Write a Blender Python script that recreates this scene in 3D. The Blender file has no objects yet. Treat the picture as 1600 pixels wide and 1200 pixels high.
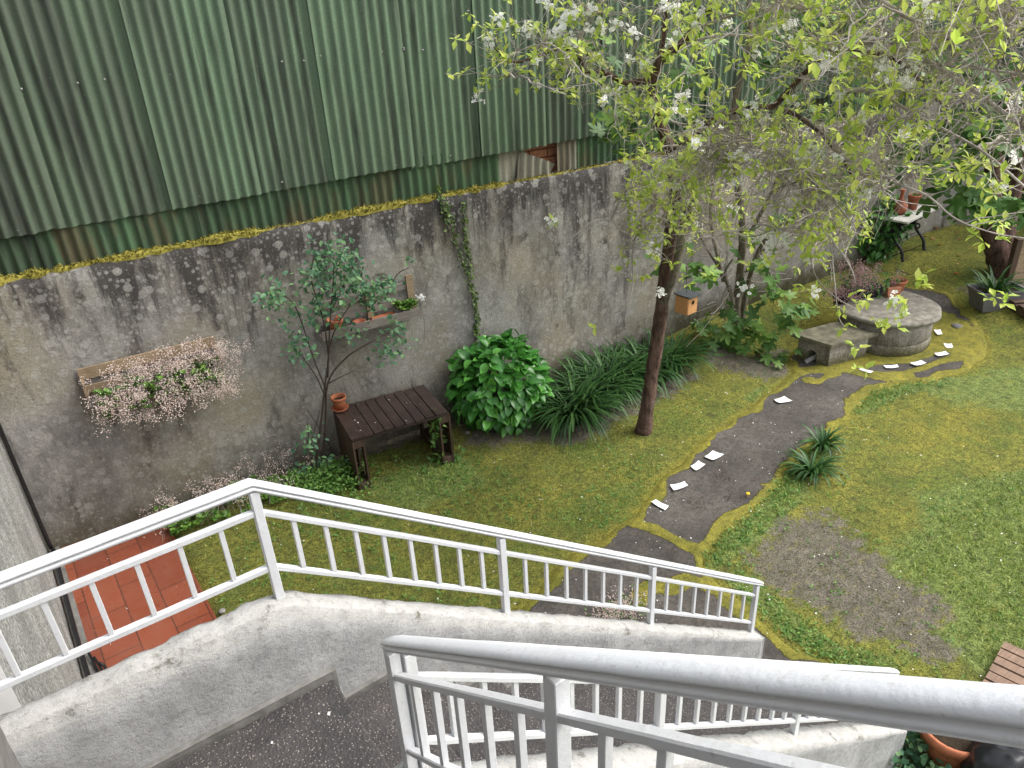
import bpy, math, numpy as np
from mathutils import Matrix, Vector, noise as mnoise
RS = np.random.RandomState(7)
rad = math.radians
sc = bpy.context.scene
# ------------------------------------------------------------------ camera
F, CX, CY, EYE = 1200.0, 800.0, 600.0, 5.2
dn = np.array([925-CX, -(2850-CY), -F]); dn /= np.linalg.norm(dn)
up = -dn
fh = np.array([0, 0, -1.0]); fh -= up*fh.dot(up); fh /= np.linalg.norm(fh)
rt = np.cross(fh, up)
R0 = np.array([rt, fh, up])
_r = R0 @ np.array([2759-CX, -(-148-CY), -F]); _u = _r[:2]/np.linalg.norm(_r[:2])
Q = np.array([[_u[0], _u[1], 0], [-_u[1], _u[0], 0], [0, 0, 1]])
R = Q @ R0                       # world = R @ camera axes;  X runs along the stair flight, Y away from the house
cam_d = bpy.data.cameras.new('camera'); cam = bpy.data.objects.new('camera', cam_d)
sc.collection.objects.link(cam); sc.camera = cam
cam_d.sensor_width = 36; cam_d.lens = 36*F/1600; cam_d.clip_start = .05; cam_d.clip_end = 400
m4 = Matrix.Identity(4)
for i in range(3):
    for j in range(3): m4[i][j] = R[i][j]
m4[2][3] = EYE
cam.matrix_world = m4
# ------------------------------------------------------------------ light
w = bpy.data.worlds.new('World'); sc.world = w; w.use_nodes = True
nt = w.node_tree; nt.nodes.clear()
SUN_EL, SUN_AZ = 50, 118
sky = nt.nodes.new('ShaderNodeTexSky'); sky.sky_type = 'NISHITA'; sky.sun_disc = False
sky.sun_elevation = rad(SUN_EL); sky.sun_rotation = rad(SUN_AZ); sky.air_density = 1.5; sky.dust_density = 4
hs = nt.nodes.new('ShaderNodeHueSaturation'); hs.inputs['Saturation'].default_value = .3
bg = nt.nodes.new('ShaderNodeBackground'); bg.inputs[1].default_value = .15
wo = nt.nodes.new('ShaderNodeOutputWorld')
nt.links.new(sky.outputs[0], hs.inputs['Color']); nt.links.new(hs.outputs[0], bg.inputs[0]); nt.links.new(bg.outputs[0], wo.inputs[0])
sl = bpy.data.lights.new('sun', 'SUN'); sl.energy = 1.1; sl.angle = rad(45); sl.color = (1, .97, .92)
so = bpy.data.objects.new('sun', sl); sc.collection.objects.link(so)
sd = Vector((math.sin(rad(SUN_AZ))*math.cos(rad(SUN_EL)), math.cos(rad(SUN_AZ))*math.cos(rad(SUN_EL)), math.sin(rad(SUN_EL))))
so.rotation_euler = sd.to_track_quat('Z', 'Y').to_euler()
sc.view_settings.view_transform = 'Standard'; sc.view_settings.look = 'None'
sc.view_settings.exposure = 1.28; sc.view_settings.gamma = 1
try: sc.cycles.max_bounces = 6; sc.cycles.transparent_max_bounces = 4
except Exception: pass
# ------------------------------------------------------------------ helpers
C0 = np.array([0, 0, EYE])
def ray(px, py): return R @ np.array([px-CX, -(py-CY), -F])
def P(px, py, z=0.0):            # a pixel of the survey photo as a point at height z
    r = ray(px, py); return C0 + r*((z-EYE)/r[2])
def D(px, py, d):                # ... at horizontal distance d
    r = ray(px, py); return C0 + r*(d/math.hypot(r[0], r[1]))
WA = np.array([-0.566, 8.225]); WD = np.array([math.cos(rad(-4.9)), math.sin(rad(-4.9))]); WN = np.array([WD[1], -WD[0]])
def ST(s, t, z=0.0):             # wall frame: s along the wall, t out from it
    p = WA + WD*s + WN*t; return np.array([p[0], p[1], z])
def toST(x, y):
    dx, dy = x-WA[0], y-WA[1]; return dx*WD[0]+dy*WD[1], dx*WN[0]+dy*WN[1]
def W(px, py, t=0.0):            # point on the plane t out from the wall -> (s, z)
    r = ray(px, py); a = WA+WN*t; k = ((a[0])*WN[0]+(a[1])*WN[1])/(r[0]*WN[0]+r[1]*WN[1])
    p = C0+r*k; s, _ = toST(p[0], p[1]); return s, p[2]
def sm(x, a, b):
    k = np.clip((x-a)/(b-a), 0, 1); return k*k*(3-2*k)
def gh(x, y):                    # terrain
    s, t = toST(x, y)
    far = .5*sm(s, 11.9, 14.6)
    bank = .3*sm(s, 7.6, 9.6)*(1-sm(t, -.1, 1.1))*(1-sm(s, 12, 14.5)*.8)
    lump = .02*np.sin(x*2.1+np.sin(y*1.7))*np.sin(y*2.3+1)+.01*np.sin(x*5.3+y*3.1)
    return far+bank+lump
def G(px, py):
    z = 0.
    for _ in range(8):
        p = P(px, py, z); z = float(gh(p[0], p[1]))
    return P(px, py, z)
def n3(x, y, z=0., f=1.): return mnoise.noise(Vector((x*f, y*f, z*f)))

def tag(o, label=None, cat=None, group=None, kind=None):
    if label: o['label'] = label
    if cat: o['category'] = cat
    if group: o['group'] = group
    if kind: o['kind'] = kind
    return o
def mesh(name, V, Fc, mat, parent=None, smooth=False, attr=None):
    me = bpy.data.meshes.new(name)
    V = np.asarray(V, dtype=float)
    me.from_pydata(V.tolist(), [], Fc.tolist() if isinstance(Fc, np.ndarray) else Fc)
    if mat: me.materials.append(mat)
    if smooth: me.polygons.foreach_set('use_smooth', [True]*len(me.polygons))
    if attr:
        for k, a in attr.items():
            at = me.color_attributes.new(k, 'FLOAT_COLOR', 'POINT')
            a = np.concatenate([a, np.ones((len(a), 4-a.shape[1]))], 1) if a.shape[1] < 4 else a
            at.data.foreach_set('color', a.ravel())
    me.update()
    o = bpy.data.objects.new(name, me); sc.collection.objects.link(o)
    if parent: 
        o.parent = parent; o.matrix_parent_inverse = parent.matrix_world.inverted() if False else Matrix.Translation(parent.location).inverted()
    return o
def empty(name, loc=(0, 0, 0)):
    o = bpy.data.objects.new(name, None); sc.collection.objects.link(o); o.location = [float(c) for c in loc]; o.empty_display_size = .2
    return o
def thing(name, label, cat, loc, group=None): return tag(empty(name, loc), label, cat, group)

class MB:
    def __init__(s): s.V = []; s.F = []; s.n = 0
    def add(s, V, Fc):
        V = np.asarray(V, float); s.V.append(V); n = s.n
        if isinstance(Fc, np.ndarray): s.F.extend((Fc+n).tolist())
        else: s.F.extend([[i+n for i in f] for f in Fc])
        s.n += len(V); return s
    def box(s, c, size, ax=None, jit=0.):
        c = np.asarray(c, float); h = np.asarray(size, float)/2
        if ax is None: ax = np.eye(3)
        b = .12*min(h)
        vs = []
        # chamfered box: 24 verts
        for sx in (-1, 1):
            for sy in (-1, 1):
                for sz in (-1, 1):
                    for k in range(3):
                        p = np.array([sx, sy, sz])*(h-b); p[k] += (sx, sy, sz)[k]*b
                        vs.append(p)
        vs = np.array(vs)
        if jit: vs += RS.uniform(-jit, jit, vs.shape)
        def I(sx, sy, sz, k): return (((sx > 0)*2+(sy > 0))*2+(sz > 0))*3+k
        F_ = []
        for k in range(3):
            for sg in (-1, 1):
                a, bb = [(1, 2), (2, 0), (0, 1)][k]
                q = []
                for (p, r) in ((-1, -1), (1, -1), (1, 1), (-1, 1)):
                    t = [0, 0, 0]; t[k] = sg; t[a] = p; t[bb] = r; q.append(I(*t, k))
                F_.append(q if sg > 0 else q[::-1])
        for k in range(3):
            a, bb = [(1, 2), (2, 0), (0, 1)][k]
            for p in (-1, 1):
                for r in (-1, 1):
                    t0 = [0, 0, 0]; t1 = [0, 0, 0]; t0[k] = -1; t1[k] = 1
                    for t in (t0, t1): t[a] = p; t[bb] = r
                    q = [I(*t0, a), I(*t1, a), I(*t1, bb), I(*t0, bb)]
                    F_.append(q if p*r < 0 else q[::-1])
        for sx in (-1, 1):
            for sy in (-1, 1):
                for sz in (-1, 1):
                    q = [I(sx, sy, sz, 0), I(sx, sy, sz, 1), I(sx, sy, sz, 2)]
                    F_.append(q if sx*sy*sz > 0 else q[::-1])
        ax = np.asarray(ax, float)
        return s.add(vs @ ax + c, F_)      # rows of ax are the local axes in world
    def tube(s, pts, r, k=8, cap=True, bump=0.):
        pts = np.asarray(pts, float); n = len(pts)
        r = np.full(n, r) if np.isscalar(r) else np.asarray(r, float)
        T = np.gradient(pts, axis=0); T /= np.linalg.norm(T, axis=1)[:, None]+1e-9
        a = np.array([0.31, .17, .94]) if abs(T[0][2]) < .8 else np.array([.9, .3, .1])
        V = []
        for i in range(n):
            x = np.cross(a, T[i]); x /= np.linalg.norm(x)+1e-9; y = np.cross(T[i], x); a = np.cross(T[i], x)*0+a
            for j in range(k):
                t = 2*math.pi*j/k; rr = r[i]
                if bump: 
                    p = pts[i]; rr *= 1+bump*n3(p[0]+math.cos(t)*.3, p[1]+math.sin(t)*.3, p[2], 9)*1.6
                V.append(pts[i]+(x*math.cos(t)+y*math.sin(t))*rr)
        Fc = [[i*k+j, i*k+(j+1) % k, (i+1)*k+(j+1) % k, (i+1)*k+j] for i in range(n-1) for j in range(k)]
        if cap: Fc += [[j for j in range(k)][::-1], [(n-1)*k+j for j in range(k)]]
        return s.add(V, Fc)
    def tubes(s, A, r0, r1, k=3):          # many polylines (N,Pn,3) at once
        A = np.asarray(A); N, Pn, _ = A.shape
        if N == 0: return s
        T = np.gradient(A, axis=1); T /= np.linalg.norm(T, axis=2)[..., None]+1e-9
        a = np.array([.37, .21, .9]); x = np.cross(a, T); x /= np.linalg.norm(x, axis=2)[..., None]+1e-9; y = np.cross(T, x)
        r0 = np.broadcast_to(r0, (N,)); r1 = np.broadcast_to(r1, (N,))
        rr = r0[:, None]*(1-np.linspace(0, 1, Pn))+r1[:, None]*np.linspace(0, 1, Pn)
        V = np.stack([A+(x*math.cos(t)+y*math.sin(t))*rr[..., None] for t in [2*math.pi*j/k for j in range(k)]], 2)
        idx = np.arange(N*Pn*k).reshape(N, Pn, k)
        a0 = idx[:, :-1]; a1 = idx[:, 1:]
        Fc = np.stack([a0, np.roll(a0, -1, 2), np.roll(a1, -1, 2), a1], -1).reshape(-1, 4)
        return s.add(V.reshape(-1, 3), Fc)
    def inst(s, T, Fc, L, ax, sc_):        # template instances: L (N,3), ax (N,3,3) rows local axes, scale (N,) or (N,3)
        T = np.asarray(T, float); N = len(L)
        if N == 0: return s
        sc_ = np.asarray(sc_, float); sc_ = sc_[:, None]*np.ones(3) if sc_.ndim == 1 else sc_
        V = np.einsum('kj,njc->nkc', T, ax*sc_[:, :, None])+np.asarray(L)[:, None, :]
        k = len(T); off = (np.arange(N)*k)
        for f in Fc:
            pass
        by = {}
        for f in Fc: by.setdefault(len(f), []).append(f)
        base = s.n; s.V.append(V.reshape(-1, 3)); s.n += N*k
        for ln, fs in by.items():
            fs = np.array(fs); s.F.extend((fs[None]+off[:, None, None]+base).reshape(-1, ln).tolist())
        return s
    def lathe(s, c, prof, k=28, wob=0., ax=None):
        V = []; ax = np.eye(3) if ax is None else ax
        for (r, z) in prof:
            for j in range(k):
                t = 2*math.pi*j/k; rr = r*(1+(wob*n3(math.cos(t)*2, math.sin(t)*2, z*3) if wob else 0))
                V.append(np.array([rr*math.cos(t), rr*math.sin(t), z]) @ ax+np.asarray(c))
        n = len(prof)
        Fc = [[i*k+j, i*k+(j+1) % k, (i+1)*k+(j+1) % k, (i+1)*k+j] for i in range(n-1) for j in range(k)]
        Fc += [[j for j in range(k)][::-1], [(n-1)*k+j for j in range(k)]]
        return s.add(V, Fc)
    def build(s, name, mat, parent=None, smooth=False):
        if not s.V: return None
        return mesh(name, np.concatenate(s.V), s.F, mat, parent, smooth)

def frames(dirs, ups):                     # rows: side, along, normal
    d = dirs/(np.linalg.norm(dirs, axis=1)[:, None]+1e-9)
    x = np.cross(d, ups); x /= np.linalg.norm(x, axis=1)[:, None]+1e-9
    return np.stack([x, d, np.cross(x, d)], 1)
def rdir(n, up_=0., rs=RS):
    v = rs.normal(size=(n, 3)); v[:, 2] += up_; return v/np.linalg.norm(v, axis=1)[:, None]
def walk(st, dr, ln, k, wig, grav):        # curved polylines
    N = len(st); A = np.zeros((N, k, 3)); A[:, 0] = st; d = dr/np.linalg.norm(dr, axis=1)[:, None]
    step = (ln/(k-1))[:, None] if not np.isscalar(ln) else ln/(k-1)
    for i in range(1, k):
        d = d+RS.normal(size=(N, 3))*wig; d[:, 2] += grav
        d /= np.linalg.norm(d, axis=1)[:, None]; A[:, i] = A[:, i-1]+d*step
    return A
def on(A, n, lo=.15):                      # n random points on polylines with tangents
    N, k, _ = A.shape; i = RS.randint(0, N, n); u_ = RS.uniform(lo, .999, n)*(k-1); j = u_.astype(int); f = (u_-j)[:, None]
    return A[i, j]*(1-f)+A[i, j+1]*f, A[i, j+1]-A[i, j]
def smooth_line(pts, m=6):                 # Catmull-Rom
    p = np.asarray(pts, float); p = np.concatenate([[2*p[0]-p[1]], p, [2*p[-1]-p[-2]]]); out = []
    for i in range(1, len(p)-2):
        for t in np.linspace(0, 1, m, endpoint=False):
            a, b, c, d = p[i-1], p[i], p[i+1], p[i+2]
            out.append(.5*((2*b)+(c-a)*t+(2*a-5*b+4*c-d)*t*t+(3*b-a-3*c+d)*t**3))
    out.append(p[-2]); return np.array(out)
# leaf templates: x side, y along, z normal (unit length)
def leaf_t(wd=.5, curl=.15, fold=.12, n=4, tip=1.6):
    V = []; Fc = []
    for i in range(n+1):
        y = i/n; ww = wd/2*math.sin(math.pi*min(1, y**(1/tip)*.97+.03))**.8 if i < n else 0
        z = -curl*y*y
        V += [[-ww, y, z+fold*ww*2], [0, y, z], [ww, y, z+fold*ww*2]]
    for i in range(n):
        a = 3*i; b = a+3
        if i < n-1: Fc += [[a, a+1, b+1, b], [a+1, a+2, b+2, b+1]]
        else: Fc += [[a, a+1, b+1], [a+1, a+2, b+1]]
    return np.array(V), Fc
LF = leaf_t(.55, .2, .2, 3); LFB = leaf_t(.72, .28, .22, 5, 1.25); LFS = ([[-.22, .45, .04], [0, 0, 0], [.22, .45, .04], [0, 1, -.1]], [[1, 2, 3], [1, 3, 0]])
LFR = leaf_t(.8, .12, .15, 3, 1.1)
def strap_t(n=7, wd=.05, bend=1.):
    V = []; Fc = []
    for i in range(n+1):
        u_ = i/n; th = rad(78)-bend*u_*1.9
        if i == 0: y = z = 0.
        else: y += math.cos(th)/n; z += math.sin(th)/n
        ww = wd/2*(1-u_**3*.85)
        V += [[-ww, y, z+.3*ww], [0, y, z], [ww, y, z+.3*ww]]
    for i in range(n):
        a = 3*i; b = a+3; Fc += [[a, a+1, b+1, b], [a+1, a+2, b+2, b+1]]
    return np.array(V), Fc
def fig_t():                               # lobed leaf
    prof = [(0, 0), (.10, .06), (.30, -.05), (.42, .10), (.36, .22), (.20, .30), (.42, .45), (.50, .66), (.40, .72), (.16, .52), (.17, .78), (.08, .97), (0, 1.02)]
    V = [[0, .3, 0]]+[[x, y, .10*abs(x)-.12*y*y] for x, y in prof]+[[-x, y, .10*abs(x)-.12*y*y] for x, y in prof[1:-1][::-1]]
    n = len(V)-1
    return np.array(V), [[0, 1+i, 1+(i+1) % n] for i in range(n)]
FIG = fig_t()
# ------------------------------------------------------------------ materials
class NB:
    def __init__(s, name):
        s.m = bpy.data.materials.new(name); s.m.use_nodes = True; s.t = s.m.node_tree; s.N = s.t.nodes
        s.b = s.N['Principled BSDF']; s.tc = s.N.new('ShaderNodeTexCoord')
    def L(s, a, b): s.t.links.new(a, b)
    def co(s, scale=(1, 1, 1), src='Object', rot=(0, 0, 0)):
        m = s.N.new('ShaderNodeMapping'); m.inputs['Scale'].default_value = scale; m.inputs['Rotation'].default_value = rot
        s.L(s.tc.outputs[src], m.inputs[0]); return m.outputs[0]
    def noise(s, sc_=5, det=4, rough=.6, co=None, out='Fac', dist=0):
        n = s.N.new('ShaderNodeTexNoise'); n.inputs['Scale'].default_value = sc_; n.inputs['Detail'].default_value = det
        n.inputs['Roughness'].default_value = rough; n.inputs['Distortion'].default_value = dist
        s.L(co if co is not None else s.tc.outputs['Object'], n.inputs['Vector']); return n.outputs[out]
    def vor(s, sc_=5, co=None, feat='F1', out='Distance', rnd=1):
        n = s.N.new('ShaderNodeTexVoronoi'); n.feature = feat; n.inputs['Scale'].default_value = sc_; n.inputs['Randomness'].default_value = rnd
        s.L(co if co is not None else s.tc.outputs['Object'], n.inputs['Vector']); return n.outputs[out]
    def ramp(s, v, stops):
        n = s.N.new('ShaderNodeValToRGB'); e = n.color_ramp.elements
        while len(e) < len(stops): e.new(.5)
        for i, (p, c) in enumerate(stops):
            e[i].position = p; e[i].color = (c, c, c, 1) if np.isscalar(c) else (*c, 1)
        s.L(v, n.inputs[0]); return n.outputs[0]
    def mix(s, f, a, b, mode='MIX'):
        n = s.N.new('ShaderNodeMix'); n.data_type = 'RGBA'; n.blend_type = mode
        for k, v in ((0, f), (6, a), (7, b)):
            if hasattr(v, 'links'): s.L(v, n.inputs[k])
            elif k == 0: n.inputs[0].default_value = v
            else: n.inputs[k].default_value = (*v, 1) if len(v) == 3 else v
        return n.outputs[2]
    def math(s, op, a, b=0., clamp=False):
        n = s.N.new('ShaderNodeMath'); n.operation = op; n.use_clamp = clamp
        for k, v in ((0, a), (1, b)):
            if hasattr(v, 'links'): s.L(v, n.inputs[k])
            else: n.inputs[k].default_value = v
        return n.outputs[0]
    def attr(s, name):
        n = s.N.new('ShaderNodeAttribute'); n.attribute_name = name; sp = s.N.new('ShaderNodeSeparateColor'); s.L(n.outputs['Color'], sp.inputs[0])
        return sp.outputs
    def rnd(s):
        n = s.N.new('ShaderNodeNewGeometry'); return n.outputs['Random Per Island']
    def pos(s):
        sp = s.N.new('ShaderNodeSeparateXYZ'); s.L(s.tc.outputs['Object'], sp.inputs[0]); return sp.outputs
    def bump(s, h, st=.4, dist=.02):
        n = s.N.new('ShaderNodeBump'); n.inputs['Strength'].default_value = st; n.inputs['Distance'].default_value = dist
        s.L(h, n.inputs['Height']); s.L(n.outputs[0], s.b.inputs['Normal']); return s
    def fin(s, col, rough=.8, spec=.3, **kw):
        if hasattr(col, 'links'): s.L(col, s.b.inputs['Base Color'])
        else: s.b.inputs['Base Color'].default_value = (*col, 1)
        if hasattr(rough, 'links'): s.L(rough, s.b.inputs['Roughness'])
        else: s.b.inputs['Roughness'].default_value = rough
        s.b.inputs['Specular IOR Level'].default_value = spec
        return s.m
def leafmat(name, a, b, c, rough=.5, trans=.25, spec=.4):
    n = NB(name); r = n.rnd()
    col = n.ramp(r, [(0, a), (.5, b), (1, c)])
    n.fin(col, rough, spec)
    tr = n.N.new('ShaderNodeBsdfTranslucent'); n.L(col, tr.inputs[0]); mx = n.N.new('ShaderNodeMixShader'); mx.inputs[0].default_value = trans
    out = n.N['Material Output']; n.L(n.b.outputs[0], mx.inputs[1]); n.L(tr.outputs[0], mx.inputs[2]); n.L(mx.outputs[0], out.inputs[0])
    return n.m
def plain(name, col, rough=.7, var=.25, sc_=20, spec=.3, bump=.1, metal=0):
    n = NB(name); f = n.noise(sc_, 5, .65)
    c = n.mix(n.ramp(f, [(.3, 0.), (.7, 1.)]), tuple(x*(1-var) for x in col), tuple(min(1, x*(1+var)) for x in col))
    if bump: n.bump(f, bump, .01)
    m = n.fin(c, rough, spec); n.b.inputs['Metallic'].default_value = metal; return m
def wood(name, a, b, rough=.75, ax=0, sc_=1.):
    n = NB(name); s_ = [22*sc_]*3; s_[ax] = 1.6*sc_
    g = n.noise(3, 6, .65, n.co(tuple(s_)), dist=.6); g2 = n.noise(2.2, 3, .6); 
    c = n.mix(n.ramp(g, [(.32, 0.), (.68, 1.)]), a, b); c = n.mix(n.ramp(g2, [(.4, 0.), (.75, .55)]), c, tuple(x*.5 for x in a))
    n.bump(g, .35, .006); return n.fin(c, rough, .3)

def m_wall():
    n = NB('lichen_concrete'); x, y, z = n.pos()
    base = n.mix(n.ramp(n.noise(2.2, 7, .68), [(.32, 0.), (.68, 1.)]), (.18, .173, .163), (.35, .34, .315))
    base = n.mix(n.ramp(n.noise(.9, 4, .6), [(.42, 0.), (.66, .8)]), base, (.29, .255, .185)); base = n.mix(n.ramp(n.noise(1.3, 7, .75, n.co((1.4, 1, .5))), [(.50, 0.), (.66, .75)]), base, (.075, .065, .058)); base = n.mix(n.ramp(n.noise(6, 8, .8), [(.52, 0.), (.66, .5)]), base, (.42, .41, .375))
    st = n.noise(2.6, 7, .75, n.co((1, 1, .16)), dist=.3)                                 # dark runs from the coping
    hz = n.ramp(n.math('MULTIPLY', z, 1/2.95), [(.45, .0), (.80, .35), (.99, .85)])
    runs = n.ramp(n.math('MULTIPLY_ADD', st, 1.) if False else n.math('ADD', st, n.math('MULTIPLY', hz, .22)), [(.56, 0.), (.68, 1.)])
    c = n.mix(n.math('MULTIPLY', runs, .9), base, (.038, .034, .034))
    low = n.ramp(n.math('ADD', n.math('MULTIPLY', z, .8), n.math('MULTIPLY', n.noise(3, 5, .7), .9)), [(.45, 1.), (1.15, 0.)])
    c = n.mix(n.math('MULTIPLY', low, .68), c, (.085, .068, .040))
    blot = n.ramp(n.noise(1.7, 6, .75, n.co((1, 1, 1.)), dist=.4), [(.60, 0.), (.67, .7)])
    c = n.mix(blot, c, (.045, .040, .030))
    d1 = n.math('ADD', n.vor(6.2), n.math('MULTIPLY', n.noise(30, 3), .16)); d2 = n.math('ADD', n.vor(14), n.math('MULTIPLY', n.noise(40, 3), .18)); d3 = n.math('ADD', n.vor(30), n.math('MULTIPLY', n.noise(60, 2), .15))
    gate = n.ramp(n.noise(1.1, 4, .6), [(.34, .40), (.54, 1.)])
    k1 = n.math('MULTIPLY', n.ramp(d1, [(.32, .8), (.37, 0.)]), gate); k2 = n.math('MULTIPLY', n.ramp(d2, [(.33, .7), (.39, 0.)]), gate); k3 = n.ramp(d3, [(.30, .4), (.38, 0.)])
    lic = n.math('MAXIMUM', n.math('MAXIMUM', k1, k2), n.math('MULTIPLY', k3, .8))
    lic = n.math('MULTIPLY', lic, n.ramp(n.noise(45, 2), [(.3, .55), (.6, 1.)]))
    c = n.mix(n.math('MULTIPLY', lic, .82), c, (.40, .39, .36))
    mz = n.ramp(n.math('ADD', n.math('MULTIPLY', z, 1.6), n.math('MULTIPLY', n.noise(5, 4, .7), .7)), [(.35, .8), (.75, 0.)])
    mx = n.ramp(n.math('MULTIPLY', x, 1/14), [(.5, 0.), (.66, 1.)])
    mz2 = n.ramp(n.math('ADD', n.math('MULTIPLY', z, .9), n.math('MULTIPLY', n.noise(5, 4, .7), .7)), [(.65, .9), (1.05, 0.)])
    c = n.mix(n.math('MULTIPLY', mz2, mx), c, (.055, .052, .014))
    c = n.mix(n.math('MULTIPLY', mz, .5), c, (.05, .05, .018))
    c = n.mix(n.ramp(n.noise(55, 4, .8), [(.35, .38), (.6, 0.)]), c, (.05, .045, .04))
    n.bump(n.math('ADD', n.noise(26, 6, .75), n.math('MULTIPLY', n.noise(3, 4), 1.2)), .55, .02)
    return n.fin(c, .92, .15)
def m_corr(name, a, b, dirt, rust=0., amt=.62):
    n = NB(name); x, y, z = n.pos()
    oi = n.N.new('ShaderNodeObjectInfo'); c = n.mix(n.noise(1.6, 3, .5), a, b); c = n.mix(n.math('MULTIPLY', oi.outputs['Random'], .5), c, tuple(k*.62 for k in b))
    s1 = n.noise(2.6, 4, .6, n.co((1, 1, .05)))
    c = n.mix(n.math('MULTIPLY', n.ramp(n.math('ADD', s1, n.ramp(n.math('MULTIPLY', x, 1/8), [(.0, .14), (.6, 0.)])), [(.44, 0.), (.66, 1.)]), amt), c, dirt)
    c = n.mix(n.math('MULTIPLY', n.ramp(n.noise(7, 4, .7, n.co((1, 1, .10))), [(.50, 0.), (.68, 1.)]), .75), c, tuple(k*.45 for k in dirt))
    c = n.mix(n.ramp(n.noise(70, 3, .8), [(.4, .3), (.6, 0.)]), c, tuple(k*.6 for k in dirt))
    sp = n.ramp(n.vor(9, feat='F1'), [(.035, .9), (.05, 0.)]); c = n.mix(n.math('MULTIPLY', sp, .5), c, (.42, .44, .38))
    if rust:
        c = n.mix(n.math('MULTIPLY', n.ramp(n.noise(3.2, 4, .65, n.co((1, 1, .35))), [(.50, 0.), (.64, 1.)]), rust), c, (.13, .062, .035))
    n.bump(n.noise(60, 4, .7), .2, .006); return n.fin(c, .7, .25)
def m_white(name='white_paint', base=(.60, .61, .63), dirt=.35):
    n = NB(name)
    d = n.ramp(n.noise(6, 7, .78), [(.5, 0.), (.72, 1.)]); d2 = n.ramp(n.noise(48, 4, .7), [(.60, 0.), (.72, 1.)])
    c = n.mix(n.math('MULTIPLY', d, dirt), base, (.52, .51, .47)); c = n.mix(n.math('MULTIPLY', d2, .5*dirt+.2), c, (.28, .24, .19)); c = n.mix(n.ramp(n.noise(11, 6, .85), [(.66, 0.), (.71, .6)]), c, (.30, .22, .16))
    n.bump(n.math('ADD', n.noise(70, 3, .6), n.math('MULTIPLY', n.noise(18, 3), 1.5)), .22, .005); return n.fin(c, .38, .45)
def m_stucco():
    n = NB('white_stucco'); x, y, z = n.pos()
    c = n.mix(n.ramp(n.noise(3.2, 7, .7), [(.35, 0.), (.7, 1.)]), (.42, .42, .42), (.26, .262, .262))
    cr = n.ramp(n.vor(26, feat='DISTANCE_TO_EDGE', co=n.co((1, 1, 1))), [(.0, 1.), (.05, 0.)])
    c = n.mix(n.math('MULTIPLY', cr, n.ramp(n.noise(4, 4), [(.45, 0.), (.7, .35)])), c, (.15, .14, .13))
    c = n.mix(n.ramp(n.noise(38, 5, .8), [(.53, 0.), (.66, .6)]), c, (.17, .16, .15)); c = n.mix(n.ramp(n.noise(9, 6, .8), [(.55, 0.), (.68, .45)]), c, (.24, .235, .22))
    c = n.mix(n.ramp(n.noise(2.1, 6, .75), [(.60, 0.), (.74, .6)]), c, (.16, .145, .12))
    at = n.attr('rim')
    rim = n.mix(n.ramp(n.noise(14, 5, .75), [(.35, 0.), (.66, 1.)]), (.44, .435, .42), (.33, .325, .31))
    rim = n.mix(n.ramp(n.noise(45, 4, .8), [(.56, 0.), (.64, .35)]), rim, (.12, .11, .08))
    rim = n.mix(n.ramp(n.noise(7, 6, .8), [(.58, 0.), (.68, .85)]), rim, (.075, .07, .04))
    c = n.mix(n.ramp(n.math('ADD', at[0], n.math('MULTIPLY', n.math('SUBTRACT', n.noise(12, 4), .5), .5)), [(.4, 0.), (.6, 1.)]), c, rim)
    n.bump(n.math('ADD', n.noise(42, 6, .8), n.math('MULTIPLY', n.noise(9, 4), 1.)), .7, .015); return n.fin(c, .85, .2)
def m_aggregate():
    n = NB('dark_aggregate'); c = n.mix(n.ramp(n.noise(5, 6, .7), [(.35, 0.), (.7, 1.)]), (.030, .028, .029), (.062, .056, .055))
    sp = n.ramp(n.vor(95), [(.16, 1.), (.30, 0.)]); g = n.ramp(n.noise(70, 1), [(.46, 0.), (.52, 1.)])
    c = n.mix(n.math('MULTIPLY', sp, g), c, (.30, .26, .23)); n.bump(n.vor(80), .45, .008); return n.fin(c, .7, .4)
def m_asphalt():
    n = NB('mossy_asphalt'); at = n.attr('mask')
    c = n.mix(n.ramp(n.noise(1.4, 6, .7), [(.35, 0.), (.7, 1.)]), (.062, .055, .049), (.150, .135, .120))
    sp = n.ramp(n.vor(60), [(.12, .8), (.24, 0.)]); c = n.mix(n.math('MULTIPLY', sp, n.ramp(n.noise(40, 1), [(.5, 0.), (.56, 1.)])), c, (.26, .23, .20))
    c = n.mix(n.ramp(n.noise(3.1, 7, .8), [(.56, 0.), (.70, .6)]), c, (.17, .135, .11)); c = n.mix(n.ramp(n.noise(24, 5, .8), [(.40, .55), (.56, 0.)]), c, (.025, .022, .02)); c = n.mix(n.ramp(n.noise(38, 4, .8), [(.60, 0.), (.70, .45)]), c, (.24, .22, .2))
    mo = n.mix(n.ramp(n.noise(8, 6, .75), [(.34, 0.), (.68, 1.)]), (.14, .135, .025), (.34, .30, .045))
    mo = n.mix(n.ramp(n.noise(2.2, 4, .6), [(.45, 0.), (.7, .6)]), mo, (.075, .095, .014))
    mo = n.mix(n.ramp(n.noise(55, 3, .8), [(.36, .7), (.52, 0.)]), mo, (.03, .026, .006))
    f = n.ramp(n.math('ADD', at[0], n.math('MULTIPLY', n.math('SUBTRACT', n.noise(5.5, 8, .8), .5), 1.25)), [(.47, 0.), (.55, 1.)])
    c = n.mix(f, c, mo)
    h = n.math('ADD', n.math('MULTIPLY', n.noise(75, 4, .75), .6), n.math('MULTIPLY', f, .7)); n.bump(h, .9, .025); return n.fin(c, .85, .25)
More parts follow.
